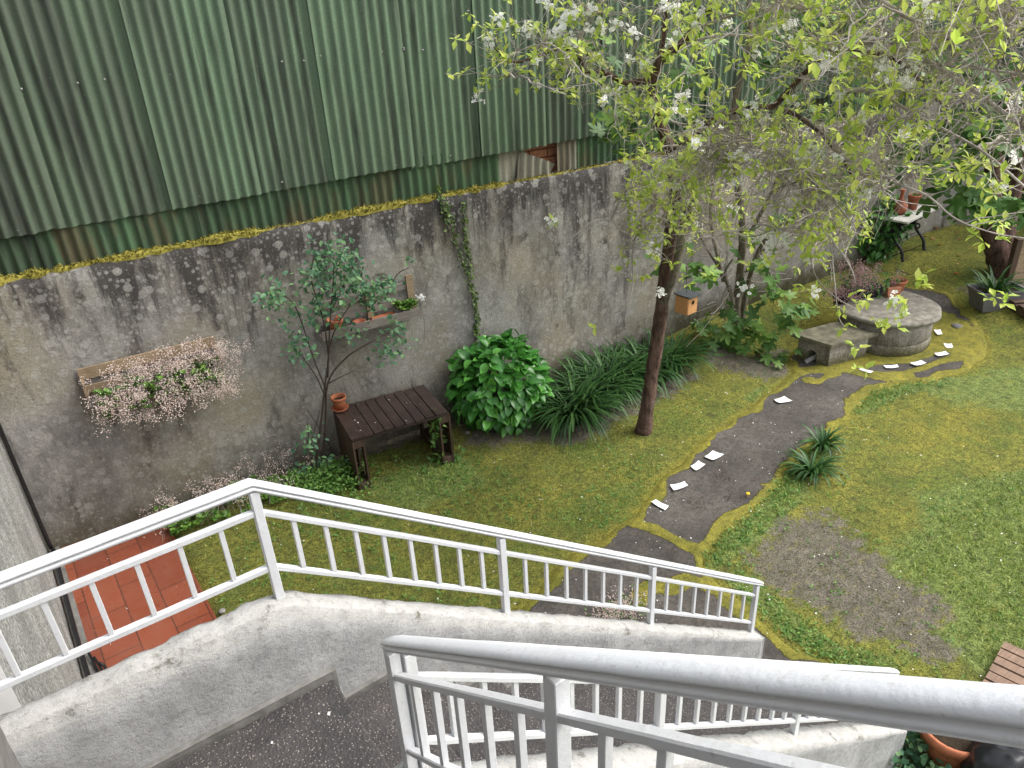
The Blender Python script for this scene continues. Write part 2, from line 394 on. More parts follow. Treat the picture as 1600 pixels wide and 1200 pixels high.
def m_ground():
    n = NB('garden_ground'); at = n.attr('mask')
    moss = n.mix(n.ramp(n.noise(1.7, 6, .68), [(.36, 0.), (.66, 1.)]), (.20, .235, .055), (.42, .395, .08))
    moss = n.mix(n.ramp(n.noise(19, 5, .75), [(.38, .75), (.58, 0.)]), moss, (.105, .125, .03))
    moss = n.mix(n.ramp(n.noise(1.1, 5, .7), [(.52, 0.), (.66, .6)]), moss, (.17, .25, .05))
    lush = n.mix(n.ramp(n.noise(11, 5, .75), [(.34, 0.), (.66, 1.)]), (.13, .19, .05), (.33, .40, .12))
    soil = n.mix(n.ramp(n.noise(8, 7, .75), [(.34, 0.), (.7, 1.)]), (.14, .125, .10), (.33, .29, .235))
    ns = n.math('MULTIPLY', n.math('SUBTRACT', n.noise(3.2, 8, .72), .5), 1.25)
    c = n.mix(n.ramp(n.math('ADD', at[2], ns), [(.40, 0.), (.62, 1.)]), moss, lush)
    c = n.mix(n.ramp(n.math('ADD', at[0], n.math('MULTIPLY', n.math('SUBTRACT', n.noise(4, 8, .8), .5), 2.0)), [(.42, 0.), (.62, 1.)]), c, soil)
    yl = n.ramp(n.math('ADD', at[1], ns), [(.42, 0.), (.64, .9)])
    c = n.mix(yl, c, n.mix(n.ramp(n.noise(12, 5, .75), [(.34, 0.), (.66, 1.)]), (.24, .23, .045), (.42, .385, .075)))
    c = n.mix(n.ramp(n.noise(7, 8, .82), [(.36, .75), (.47, 0.)]), c, (.10, .09, .048)); c = n.mix(n.ramp(n.noise(5.5, 8, .8, n.co((1, 1.3, 1))), [(.55, 0.), (.66, .6)]), c, (.46, .40, .07)); c = n.mix(n.ramp(n.noise(16, 6, .8, n.co((1.2, 1, 1))), [(.56, 0.), (.66, .55)]), c, (.17, .26, .045))
    c = n.mix(n.ramp(n.noise(60, 4, .8), [(.40, .75), (.54, 0.)]), c, (.022, .022, .010))
    n.bump(n.math('ADD', n.noise(65, 5, .8), n.math('MULTIPLY', n.noise(12, 5), 1.5)), 1., .035); return n.fin(c, .92, .15)
def m_tile():
    n = NB('terracotta_tile'); x, y, z = n.pos()
    b = n.N.new('ShaderNodeTexBrick'); n.L(n.co((1, 1, 1), rot=(0, 0, rad(90))), b.inputs['Vector']); b.offset = 0.5; b.offset_frequency = 2
    b.inputs['Scale'].default_value = 1; b.inputs['Brick Width'].default_value = .62; b.inputs['Row Height'].default_value = .31; b.inputs['Mortar Size'].default_value = .006; b.inputs['Mortar Smooth'].default_value = .3
    b.inputs['Color1'].default_value = (.165, .046, .027, 1); b.inputs['Color2'].default_value = (.24, .066, .034, 1); b.inputs['Mortar'].default_value = (.06, .03, .02, 1)
    c = n.mix(n.ramp(n.noise(4, 5, .7), [(.45, 0.), (.68, .4)]), b.outputs['Color'], (.22, .09, .06))
    wet = n.ramp(n.noise(2.5, 5, .6), [(.45, .18), (.6, .5)]); n.bump(b.outputs['Fac'], -.4, .005) ; return n.fin(c, wet, .5)
def m_pebble():
    n = NB('pebbledash'); c = n.mix(n.ramp(n.noise(2, 6, .7, n.co((1, 1, .35))), [(.4, 0.), (.62, 1.)]), (.50, .50, .48), (.27, .27, .255))
    v = n.vor(70, co=n.co((1, 1, .6))); c = n.mix(n.ramp(v, [(.25, 0.), (.6, .75)]), c, (.09, .09, .085)); n.bump(v, -.9, .02); return n.fin(c, .9, .15)
def m_bark(name, a, b, sc_=1.):
    n = NB(name); f = n.noise(14*sc_, 7, .78, n.co((1, 1, .35))); c = n.mix(n.ramp(f, [(.36, 0.), (.62, 1.)]), a, b)
    c = n.mix(n.ramp(n.noise(7, 4, .7), [(.58, 0.), (.68, .6)]), c, (.19, .20, .16)); n.bump(f, 1., .04); return n.fin(c, .9, .15)
M = {}
M['wall'] = m_wall()
M['green'] = m_corr('green_corrugated', (.10, .168, .10), (.15, .22, .135), (.060, .060, .052))
M['green2'] = m_corr('green_corrugated_worn', (.060, .13, .065), (.085, .15, .075), (.040, .045, .034), .35, .5)
M['pale'] = m_corr('pale_corrugated', (.40, .40, .33), (.30, .29, .23), (.12, .105, .075), .25, .8)
M['white'] = m_white(); M['stucco'] = m_stucco(); M['agg'] = m_aggregate(); M['asphalt'] = m_asphalt(); M['ground'] = m_ground()
M['tile'] = m_tile(); M['pebble'] = m_pebble()
M['cement'] = plain('grey_cement', (.15, .145, .135), .9, .35, 12, .2, .5)
M['bark'] = m_bark('cherry_bark', (.030, .019, .015), (.20, .125, .10)); M['bark2'] = m_bark('grey_bark', (.10, .085, .065), (.27, .24, .19)); M['bark3'] = m_bark('fig_bark', (.10, .085, .06), (.27, .235, .175))
M['twig'] = plain('twig', (.36, .32, .29), .85, .55, 3, .2, 0); M['twig_dark'] = plain('dark_twig', (.055, .042, .032), .85, .4, 5, .2, 0)
M['leaf'] = leafmat('young_leaf', (.34, .48, .07), (.50, .62, .11), (.70, .74, .20), .45, .5)
M['petal'] = leafmat('petal', (.84, .84, .80), (.88, .88, .87), (.92, .90, .90), .6, .4)
M['fig'] = leafmat('fig_leaf', (.055, .13, .03), (.09, .19, .04), (.17, .28, .05), .5, .3)
M['hydr'] = leafmat('hydrangea_leaf', (.028, .12, .018), (.055, .22, .032), (.115, .34, .055), .32, .2, .5)
M['laurel'] = leafmat('laurel_leaf', (.035, .12, .025), (.06, .18, .035), (.12, .27, .05), .38, .2, .5)
M['rose'] = leafmat('rose_leaf', (.05, .13, .07), (.085, .20, .10), (.17, .30, .12), .5, .25)
M['ivy'] = leafmat('ivy_leaf', (.035, .06, .018), (.06, .10, .025), (.11, .17, .03), .45, .15)
M['strap'] = leafmat('strap_leaf', (.014, .045, .010), (.028, .085, .018), (.06, .14, .03), .48, .15, .35)
M['hedge'] = leafmat('hedge_leaf', (.012, .03, .010), (.022, .05, .015), (.05, .10, .02), .5, .15)
M['pride'] = leafmat('rosette_leaf', (.06, .14, .03), (.10, .21, .035), (.18, .32, .05), .45, .2)
M['pink'] = leafmat('tiny_flower', (.50, .35, .31), (.66, .54, .49), (.80, .72, .66), .7, .2); M['pink2'] = leafmat('sedum_flower', (.34, .19, .19), (.46, .29, .28), (.60, .42, .40), .7, .2)
M['grass'] = leafmat('grass_blade', (.09, .15, .03), (.22, .31, .06), (.42, .48, .13), .6, .25)
M['mossb'] = leafmat('moss_tuft', (.10, .10, .02), (.20, .18, .03), (.34, .29, .05), .85, .1)
M['clover'] = leafmat('clover_leaf', (.06, .15, .025), (.11, .23, .04), (.18, .33, .07), .5, .2)
def m_well():
    n = NB('well_concrete'); x, y, z = n.pos(); c = n.mix(n.ramp(n.noise(4, 7, .75), [(.35, 0.), (.68, 1.)]), (.22, .20, .175), (.42, .39, .345))
    c = n.mix(n.ramp(n.noise(5, 6, .75, n.co((1, 1, .15))), [(.50, 0.), (.66, .7)]), c, (.12, .095, .075))
    f = n.ramp(n.math('ADD', z, n.math('MULTIPLY', n.noise(5, 6, .75), .45)), [(.30, 1.), (.46, 0.)]); c = n.mix(n.math('MULTIPLY', f, .85), c, (.075, .070, .018))
    c = n.mix(n.ramp(n.noise(40, 5, .8), [(.42, .5), (.56, 0.)]), c, (.05, .045, .035)); n.bump(n.noise(35, 6, .8), .6, .015); return n.fin(c, .9, .15)
M['well'] = m_well()
M['terra'] = plain('terracotta', (.36, .125, .062), .75, .25, 14); M['clay'] = plain('clay', (.30, .095, .05), .5, .3, 10); M['brick'] = plain('brick', (.38, .17, .10), .85, .25, 18, .2, .4)
M['darkwood'] = wood('wet_dark_wood', (.017, .011, .010), (.075, .050, .042), .38, 1); M['sidewood'] = wood('brown_wood', (.045, .028, .020), (.12, .078, .055), .6, 2)
M['greywood'] = wood('weathered_wood', (.16, .14, .125), (.30, .27, .245), .8, 0); M['tanwood'] = wood('tan_wood', (.20, .14, .085), (.36, .27, .18), .75, 0)
M['orange'] = wood('birdhouse_wood', (.42, .20, .085), (.56, .30, .13), .6, 0); M['deckwood'] = wood('deck_wood', (.15, .095, .065), (.26, .175, .125), .75, 0)
M['paper'] = plain('paper', (.80, .80, .82), .8, .04, 8, .2, .05); M['ink'] = plain('faint_ink', (.45, .45, .50), .8, .1, 8, .2, 0)
M['black'] = plain('black_plastic', (.012, .012, .014), .25, .2, 5, .5, .1); M['iron'] = plain('black_iron', (.016, .016, .018), .5, .3, 20, .4, .2)
M['marble'] = plain('pale_marble', (.52, .52, .48), .35, .18, 4, .4, .1); M['grey'] = plain('grey_plastic', (.13, .125, .13), .6, .2, 6); M['soil'] = plain('potting_soil', (.035, .026, .018), .95, .4, 30, .1, .8)
M['slate'] = plain('slate_roof', (.05, .055, .06), .6, .3, 20); M['stone'] = plain('stone', (.26, .25, .24), .85, .3, 12, .2, .5); M['yellow'] = plain('yellow_flower', (.7, .42, .02), .6, .1, 8, .2, 0); M['red'] = leafmat('fallen_leaf', (.30, .04, .02), (.42, .12, .03), (.35, .22, .08), .6, .2)
# ------------------------------------------------------------------ ground
def poly_sdf(X, Y, poly):        # >0 inside
    d = np.full(X.shape, 1e9); ins = np.zeros(X.shape, bool); n = len(poly)
    for i in range(n):
        x0, y0 = poly[i][:2]; x1, y1 = poly[(i+1) % n][:2]; ex, ey = x1-x0, y1-y0
        t = np.clip(((X-x0)*ex+(Y-y0)*ey)/(ex*ex+ey*ey+1e-12), 0, 1)
        d = np.minimum(d, np.hypot(X-x0-t*ex, Y-y0-t*ey))
        c = ((y0 > Y) != (y1 > Y)) & (X < (x1-x0)*(Y-y0)/(y1-y0+1e-12)+x0); ins ^= c
    return np.where(ins, d, -d)
def line_d(X, Y, pl):
    d = np.full(X.shape, 1e9)
    for i in range(len(pl)-1):
        x0, y0 = pl[i][:2]; x1, y1 = pl[i+1][:2]; ex, ey = x1-x0, y1-y0
        t = np.clip(((X-x0)*ex+(Y-y0)*ey)/(ex*ex+ey*ey+1e-12), 0, 1); d = np.minimum(d, np.hypot(X-x0-t*ex, Y-y0-t*ey))
    return d
c6 = lambda L: [P(1000+x/2.667, 400+y/2.667)[:2] for x, y in L]
c9 = lambda L: [P(1000+x/2.667, 750+y/2.667)[:2] for x, y in L]
c5 = lambda L: [P(1200+x/5.333, 420+y/5.333)[:2] for x, y in L]
px = lambda L: [P(x, y)[:2] for x, y in L]
PATH = px([(800, 962), (849, 911), (897, 866), (931, 847), (991, 815), (1005, 790), (1032, 752), (1071, 719), (1101, 690), (1157, 650), (1210, 606), (1240, 582), (1232, 560), (1285, 500), (1400, 462), (1470, 480), (1520, 512), (1541, 540), (1537, 562), (1505, 581), (1450, 594), (1405, 597), (1372, 605), (1348, 622), (1318, 656), (1288, 688), (1250, 708), (1226, 736), (1206, 762), (1191, 777), (1160, 799), (1125, 832), (1108, 860), (1092, 882), (1135, 925), (1163, 956), (1192, 980), (1230, 1010), (1277, 1030), (1330, 1055), (1400, 1140), (1395, 1195)]) + [(3.2, .8), (2.6, 2.2)]
BARE = [c5([(800, 830), (950, 800), (1170, 800), (1350, 750), (1500, 715), (1520, 740), (1380, 790), (1180, 840), (1100, 870), (880, 870)]), c5([(1130, 890), (1330, 850), (1450, 810), (1600, 790), (1650, 800), (1560, 870), (1300, 915), (1150, 920)])]
CROSS = c9([(-40, 190), (50, 215), (160, 270), (240, 300), (300, 270), (360, 190), (450, 120)])
MOSSL = [(c5([(100, 960), (200, 880), (330, 860), (560, 850), (700, 835), (800, 885), (1000, 905), (1150, 895)]), .07, .17), (c5([(340, 930), (420, 950), (540, 895)]), .05, .13), (c5([(560, 850), (900, 790), (1150, 770), (1350, 730)]), .03, .10)]
CROSS2 = c9([(0, 500), (60, 430), (130, 460), (200, 420), (330, 470), (430, 560), (620, 690)])
SOIL = [c9([(600, 170), (760, 150), (900, 240), (1010, 330), (1050, 400), (1200, 480), (1280, 560), (1200, 640), (1330, 720), (1250, 760), (1100, 700), (900, 640), (780, 540), (600, 470), (500, 400), (500, 300), (560, 220)]),
        px([(1105, 545), (1175, 560), (1225, 545), (1262, 560), (1240, 580), (1200, 590), (1140, 580), (1110, 570)]), px([(700, 640), (880, 650), (1060, 570), (1090, 590), (900, 690), (740, 690)]),
        px([(1440, 350), (1560, 360), (1520, 395), (1440, 392)]), px([(1500, 480), (1600, 480), (1600, 500), (1530, 500)])]
LUSH = [c9([(1150, 60), (1600, -60), (1800, 0), (1800, 820), (1430, 830), (1300, 720), (1220, 640), (1280, 560), (1200, 470), (1040, 400), (1000, 290), (1150, 200)]), px([(1420, 600), (1700, 560), (1700, 650), (1500, 640)]), px([(560, 760), (720, 700), (760, 760), (640, 800)])]
LLINE = [c9([(250, 340), (400, 250), (480, 190), (560, 120), (640, 40)]), c9([(440, 430), (560, 560), (680, 660), (800, 750), (1000, 790)]), c6([(560, 1000), (650, 900), (760, 800)]), c6([(900, 640), (1000, 570), (1150, 540), (1300, 520)]), c6([(490, 600), (540, 560)])]
YEL = [px([(1350, 640), (1480, 600), (1600, 640), (1560, 720), (1400, 720), (1330, 700)]), c9([(720, 200), (870, 190), (880, 290), (760, 290)]), px([(1240, 430), (1300, 400), (1300, 470), (1240, 560), (1215, 540)])]
def masks(X, Y):
    soil = np.zeros_like(X); lush = np.zeros_like(X); yel = np.zeros_like(X)
    for p in SOIL: soil = np.maximum(soil, sm(poly_sdf(X, Y, p), -.45, .25)*.80)
    s, t = toST(X, Y); soil = np.maximum(soil, (1-sm(t, .05, .45))*.8*(1-sm(s, 6.5, 8)))
    for p in LUSH: lush = np.maximum(lush, sm(poly_sdf(X, Y, p), -.3, .3)*.95)
    for l in LLINE: lush = np.maximum(lush, 1-sm(line_d(X, Y, l), .06, .26))
    lush = np.maximum(lush, .33*(1-sm(s, 7, 9)))
    for p in YEL: yel = np.maximum(yel, sm(poly_sdf(X, Y, p), -.45, .45)*.55)
    ps = poly_sdf(X, Y, PATH); yel = np.maximum(yel, (1-sm(-ps, .0, .22))*.75)
    return soil, yel, lush, ps
def grid(x0, x1, y0, y1, st):
    xs = np.arange(x0, x1+st/2, st); ys = np.arange(y0, y1+st/2, st); X, Y = np.meshgrid(xs, ys)
    n, m = X.shape; i = np.arange(n*m).reshape(n, m)
    Fc = np.stack([i[:-1, :-1], i[:-1, 1:], i[1:, 1:], i[1:, :-1]], -1).reshape(-1, 4)
    return X.ravel(), Y.ravel(), Fc
X, Y, Fc = grid(-1.2, 21, -4, 9.2, .06)
so_, ye, lu, ps = masks(X, Y)
Z = gh(X, Y)+.006*np.sin(X*23+Y*11)*np.sin(Y*19-X*7)
Z = Z-.035*sm(ps, -.02, .08)-.08*(1-sm(X, .60, .72))
gnd = mesh('ground', np.stack([X, Y, Z], 1), Fc, M['ground'], None, True, {'mask': np.stack([so_, ye, lu], 1)})
tag(gnd, kind='structure')
mesh('terrain', [(-80, -80, -.12), (120, -80, -.12), (120, 90, -.12), (-80, 90, -.12)], [[0, 1, 2, 3]], M['soil'])['kind'] = 'structure'
X, Y, Fc = grid(2.4, 12.6, .4, 8.0, .04)
ps = poly_sdf(X, Y, PATH); keep = ps > -.14
fk = keep[Fc].all(1); Fc = Fc[fk]; used = np.unique(Fc); mp = -np.ones(len(X), int); mp[used] = np.arange(len(used)); Fc = mp[Fc]; X, Y, ps = X[used], Y[used], ps[used]
wc = P(1387, 476, .58)[:2]; rw = np.hypot(X-wc[0], Y-wc[1])
ed = np.array([n3(x, y, 0, 3.) for x, y in zip(X, Y)])*.07; ed2 = np.array([n3(x, y, 5, 11.) for x, y in zip(X, Y)])
mo = 1-sm(ps+ed*1.8, -.04, .22)
ring = 1-sm(rw, 1.25, 1.6)
for b in BARE: ring = np.minimum(ring, 1-sm(poly_sdf(X, Y, b), -.06, .06)*.95)
mo = np.maximum(mo, ring*.95); mo = np.maximum(mo, 1-sm(line_d(X, Y, CROSS)+ed*.5, .03, .11)); mo = np.maximum(mo, .85*(1-sm(line_d(X, Y, CROSS2)+ed, .04, .2)))
for l, a_, b_ in MOSSL: mo = np.maximum(mo, 1-sm(line_d(X, Y, l)+ed, a_, b_))
mo = np.clip(mo, .08, 1)
edge = sm(ps+ed*.8, -.06, .05)
Z = gh(X, Y)*1.0-.03+.045*edge+mo*(.012+.010*ed2)
pth = mesh('path', np.stack([X, Y, Z], 1), Fc, M['asphalt'], None, True, {'mask': np.stack([mo, mo, mo], 1)}); tag(pth, kind='structure')
def pz(x, y): return float(gh(np.array([x]), np.array([y]))[0])+.022
pv = MB()
pv.add([(-.5, 4.2, .02), (.65, 4.2, .02), (.65, 8.1, .02), (-.5, 8.22, .02), (-.5, 4.2, -.1), (.65, 4.2, -.1), (.65, 8.1, -.1), (-.5, 8.22, -.1)], [[0, 1, 2, 3], [4, 5, 1, 0], [5, 6, 2, 1]])
tag(pv.build('paving', M['tile']), kind='structure')
mesh('yard', [(-.5, 2.6, .012), (.65, 2.6, .012), (.65, 4.2, .012), (-.5, 4.2, .012)], [[0, 1, 2, 3]], M['tile'])['kind'] = 'structure'
# ------------------------------------------------------------------ garden wall, house wall, shed
def frameST(z=0.): return np.array([[WD[0], WD[1], 0], [-WN[0], -WN[1], 0], [0, 0, 1]])
wallT = thing('garden_wall', 'long grey concrete garden wall blotched with lichen, yellow moss along its top', 'wall', ST(8, -.15, 0))
ss = np.arange(-.3, 16.9, .05); V = []; prof = [(0, -.3)]+[(0, z) for z in np.arange(0, 2.90, .1)]+[(-.004, 2.92), (-.03, 2.945), (-.1, 2.95), (-.2, 2.95), (-.25, 2.93), (-.25, -.3)]
for s in ss:
    for (t, z) in prof:
        k = n3(s, z, 0, 2.)*.012+n3(s, z, 3, 9.)*.004
        dz = n3(s, 0, 9, 4.)*.018+n3(s, 0, 4, 14)*.008 if z > 2.88 else 0
        V.append(ST(s, t+(k if t > -.2 else 0), z+dz))
m_ = len(prof); Fw = [[i*m_+j, (i+1)*m_+j, (i+1)*m_+j+1, i*m_+j+1] for i in range(len(ss)-1) for j in range(m_-1)]
Fw += [list(range(m_)), [(len(ss)-1)*m_+j for j in range(m_)][::-1]]
mesh('concrete_face', V, Fw, M['wall'], wallT, True)
# moss cushion on the wall top
V = []; Fm = []; ms = np.arange(-.2, 16.8, .03)
def mw(s):
    a = .5+.5*n3(s, 0, 0, 1.3)+.3*n3(s, 3, 0, 5.)
    env = 1. if s < 4.9 else (.85 if s < 5.9 else (.45 if s < 7.6 else (.75 if s < 9 else .35)))
    if 2.9 < s < 3.5: env *= .5
    return max(0., min(1.1, env*(.35+a*.85+.35*n3(s, 8, 0, 9.))-.16))
for s in ms:
    q = mw(s)
    for j in range(9):
        a = math.pi*j/8; r = .052*q*(1+.25*n3(s, a, 0, 13.))
        V.append(ST(s, -.045+math.cos(a)*(r*1.15), 2.945+math.sin(a)*r*1.15-(.035*q if j == 0 else 0)))
Fm = [[i*9+j, (i+1)*9+j, (i+1)*9+j+1, i*9+j+1] for i in range(len(ms)-1) for j in range(8)]
mesh('moss', V, Fm, M['mossb'], wallT, True)
n_ = 16000; s_ = RS.uniform(-.2, 16.8, n_)**1.0; q = np.array([mw(s) for s in s_]); kp = RS.uniform(0, 1, n_) < q*1.1; s_ = s_[kp]; q = q[kp]
a = RS.uniform(-.35, math.pi, len(s_)); L = np.array([ST(s, -.045+math.cos(b)*.055*k, 2.945+math.sin(b)*.055*k) for s, b, k in zip(s_, a, q)])
mb = MB(); mb.inst(*LFS, L, frames(rdir(len(L), .9)+np.array([WN[0], WN[1], 0])*.3, rdir(len(L))), RS.uniform(.02, .045, len(L))); mb.build('moss_tufts', M['mossb'], wallT)

hw = thing('house_wall', 'pale rough pebbledash house side wall at the far left', 'wall', (-.6, 5, 0))
V = []; ys = np.arange(3.05, 8.3, .06); zs = np.arange(-.1, 6.1, .12)
for y in ys:
    for z in zs: V.append((-.5+.006*n3(y, z, 0, 6), y, z))
nz = len(zs); Fh = [[i*nz+j, (i+1)*nz+j, (i+1)*nz+j+1, i*nz+j+1] for i in range(len(ys)-1) for j in range(nz-1)]
mesh('rendered_face', V, Fh, M['pebble'], hw, True)
mb = MB(); mb.box((-.66, 5.65, 3), (.3, 5.3, 6.2)); mb.box((-.66, 1.0, 2.4), (.3, 4.0, 7.2)); mb.build('masonry', M['cement'], hw)
mb = MB(); mb.box((-.44, 7.1, .03), (.10, 2.2, .05), jit=.004); mb.box((-.43, 5.2, .03), (.12, 1.6, .045), jit=.004); mb.build('kerb', M['cement'], hw)
mb = MB(); mb.box((-.5, 2.84, 2.2), (.03, .42, 4.4)); mb.build('painted_panel', M['white'], hw)
mb = MB(); mb.tube(smooth_line([(-.455, 8.12, 3.2), (-.46, 8.13, 1.6), (-.458, 8.12, .25), (-.44, 8.0, .12), (-.45, 7.0, .12), (-.45, 6.0, .13), (-.43, 5.2, .12), (-.4, 4.2, .1)]), .022, 8); mb.build('cable', M['black'], hw, True)
mb = MB()
for k in range(3): mb.tube(smooth_line([(-.40+.03*k, 6.3-.1*k, .10), (-.37+.03*k, 6.0, .07), (-.34+.03*k, 5.5, .06), (-.36, 5.0, .06)]), .012, 6)
mb.build('thin_cables', M['black'], hw, True)

shed = thing('corrugated_shed', 'tall shed side clad in green corrugated sheets above the garden wall', 'shed', ST(8, -.35, 2.9))
def sheet(s0, s1, z0, z1, t, mat, waves, name='corrugated_sheet', tilt=0., cut=None, amp=.017, thk=.006):
    ns = int(waves*10); zz = np.linspace(z0, z1, max(8, int((z1-z0)/.12)))
    V = []; 
    for side in (0, 1):
        for i in range(ns+1):
            u_ = i/ns; s = s0+(s1-s0)*u_; ph = 2*math.pi*waves*u_
            for z in zz:
                zc = z; e = (z-z0)/(z1-z0)
                jag = .012*n3(s, 0, z0, 6.)+.008*math.sin(ph)*0
                if e == 0: zc = z0+jag
                tt = t+amp*math.cos(ph)+.010*(1-e)*n3(s, 7, 0, 2)+.006*(z1-z0)*n3(s0*3, 1)*u_
                V.append(ST(s+tilt*(z1-zc), tt-(thk if side else 0), zc))
    nz = len(zz); o_ = (ns+1)*nz; Fc = []
    for i in range(ns):
        for j in range(nz-1):
            if cut and cut(i/ns, (j+.5)/(nz-1)): continue
            a = [i*nz+j, (i+1)*nz+j, (i+1)*nz+j+1, i*nz+j+1]; Fc.append(a); Fc.append([k+o_ for k in a[::-1]])
    return mesh(name, V, Fc, mat, shed, True)
sea = [-.62, .28, 1.15, 2.15, 2.98, 3.82, 4.73, 5.63, 6.5]; 
while sea[-1] < 17: sea.append(sea[-1]+.88)
for i in range(len(sea)-1):
    wv = max(7, round((sea[i+1]-sea[i])/.108))
    sheet(sea[i]-.0, sea[i+1]+.055, 3.32+.035*n3(i*3.7, 1), 7.4, -.078+.030*(i % 2), M['green'], wv+.5)
slo = [-.6, .42, 1.36, 2.37, 3.31, 4.26, 5.15, 5.86]
for i in range(len(slo)-1):
    sheet(slo[i], slo[i+1]+.05, 2.93, 3.42, -.106+.008*(i % 2), M['green2'], max(6, round((slo[i+1]-slo[i])/.11))+.5)
# broken pale pieces
sheet(5.86, 6.28, 2.93, 3.33, -.115, M['pale'], 3.5, 'broken_sheet', amp=.012)
def slab_tri():
    V = []; Fc = []; nu, nv = 30, 6
    A0 = ST(6.14, -.09, 3.30); A1 = ST(6.62, -.085, 3.08); B0 = ST(6.14, -.07, 2.94); B1 = ST(6.66, -.07, 2.94)
    nr = np.array([WN[0], WN[1], 0])
    for i in range(nu+1):
        for j in range(nv+1):
            u_, v_ = i/nu, j/nv; p = (B0*(1-u_)+B1*u_)*(1-v_)+(A0*(1-u_)+A1*u_)*v_
            p = p+nr*(.022*math.cos(2*math.pi*4.5*(u_+.10*v_))); p[2] += (.014*n3(u_*9, 2)+.006*RS.uniform(-1, 1)) if j == nv else 0
            p = p+np.array([WD[0], WD[1], 0])*.10*(v_-.5)
            V.append(p)
    for i in range(nu):
        for j in range(nv): a = i*(nv+1)+j; Fc.append([a, a+nv+1, a+nv+2, a+1])
    mesh('broken_sheet', V, Fc, M['pale'], shed, True)
slab_tri()
sheet(6.74, 7.06, 2.93, 3.36, -.12, M['pale'], 3.5, 'broken_sheet', amp=.012)
i = 7.06
while i < 16.8: sheet(i, i+.9, 2.93, 3.42, -.135, M['green2'], 8.5); i += .86
mb = MB()
for r in range(5):
    for k in range(6): mb.box(ST(6.0+.27*k+(.13 if r % 2 else 0), -.29, 2.98+.105*r), (.26, .12, .095), frameST(), .003)
mb.build('brick_backing', M['brick'], shed)
mb = MB(); mb.box(ST(8, -.42, 5.0), (17.6, .12, 4.9), frameST()); mb.build('backing_wall', M['cement'], shed)
mb = MB(); L = []
for i in range(60):
    s = sea[1+i % 18]+.06+RS.choice([.0, .22, .44, .66]); z = RS.choice([3.40, 4.55, 5.6]); L.append(ST(s, -.062, z+RS.uniform(-.02, .02)))
for p in L: mb = MB(); mb.lathe(p, [(.010, -.004), (.010, .004), (.002, .01)], 8, ax=np.array([[WD[0], WD[1], 0], [0, 0, 1], [WN[0], WN[1], 0]])); mb.build('bolt', M['stone'], shed)
# ------------------------------------------------------------------ staircase
st = thing('staircase', 'white stuccoed concrete garden staircase with dark aggregate treads and a corner landing', 'staircase', (2, 2, 0))
XB, ZT, SL = .53, 2.97, .711
def stringer(xs, top, y0, y1, zb, name, axis=0, seed=0):
    V = []; rim = []; cs = None
    for x in xs:
        zt = top(x); b = min(zb, zt-.1)
        side = np.linspace(0, 1, 18)
        pr = [(y0, zt-(zt-b)*(1-k)) for k in side]+[(y0+(y1-y0)*k, zt+.012*math.sin(math.pi*k)) for k in (.12, .3, .5, .7, .88)]+[(y1, zt-(zt-b)*k) for k in side]
        for (y, z) in pr:
            near = sm(z, zt-.05, zt-.005) if zt-b > 0 else 1
            k = n3(x, y*3+seed, z, 7.)*.010+n3(x, y, z+seed, 22.)*.004
            k2 = (n3(x, seed, 1, 9.)*.010+n3(x, y*4, seed, 24.)*.009)*near
            sy = -1 if abs(y-y0) < .001 else (1 if abs(y-y1) < .001 else 0)
            p = (x, y+sy*k+(.012*n3(x, 5, seed, 11.))*near*sy, z+k2)
            V.append(p if axis == 0 else (p[1], p[0], p[2])); rim.append((near*.9+(.1 if sy == 0 else 0),)*3)
        cs = len(pr)
    n = len(xs); Fc = [[i*cs+j, i*cs+j+1, (i+1)*cs+j+1, (i+1)*cs+j] for i in range(n-1) for j in range(cs-1)]
    Fc += [[j for j in range(cs)][::-1], [(n-1)*cs+j for j in range(cs)]]
    if axis: Fc = [f[::-1] for f in Fc]
    return mesh(name, V, Fc, M['stucco'], st, True, {'rim': np.array(rim)})
def top1(x): return ZT if x < XB else ZT-SL*(x-XB)
def top1s(x):   # rounded shoulder
    return ZT-SL*(math.log1p(math.exp((x-XB)/.03))*.03)
stringer(np.arange(-.52, 3.95, .025), top1s, 2.51, 2.625, -.1, 'far_stringer', seed=0)
mb = MB(); mb.box((3.945, 2.567, .24), (.02, .112, .62)); mb.build('stringer_end', M['stucco'], st)
def top2(x): return ZT+.01-SL*max(0, x-XB)
stringer(np.arange(.56, 4.16, .025), top2, 1.44, 1.58, -.1, 'near_stringer', seed=5)
mb = MB(); mb.box((4.15, 1.51, .16), (.02, .138, .50)); mb.build('stringer_end', M['stucco'], st)
stringer(np.arange(-1.6, 1.60, .025), lambda y: ZT+.01+.77*max(0, 1.5-y), .52, .65, 1.0, 'upper_stringer', axis=1, seed=9)
LZ = 2.483
mb = MB(); mb.box((.08, 2.0, LZ-.09), (1.13, 1.03, .18)); mb.build('landing_slab', M['agg'], st)
mb = MB(); mb.box((.06, 2.0, LZ/2-.1), (1.12, .96, LZ-.19)); mb.build('landing_base', M['stucco'], st)
for k in range(12):
    z = LZ-.191*(k+1); x = .645+.272*k
    mb = MB(); mb.box((x+.15, 2.05, z-.10), (.30, .93, .20)); mb.build('step', M['agg'], st)
for k in range(12):
    z = LZ+.191*(k+1); y = 1.50-.25*k
    mb = MB(); mb.box((.02, y-.14, z-.1), (1.0, .28, .2)); mb.build('step', M['agg'], st)
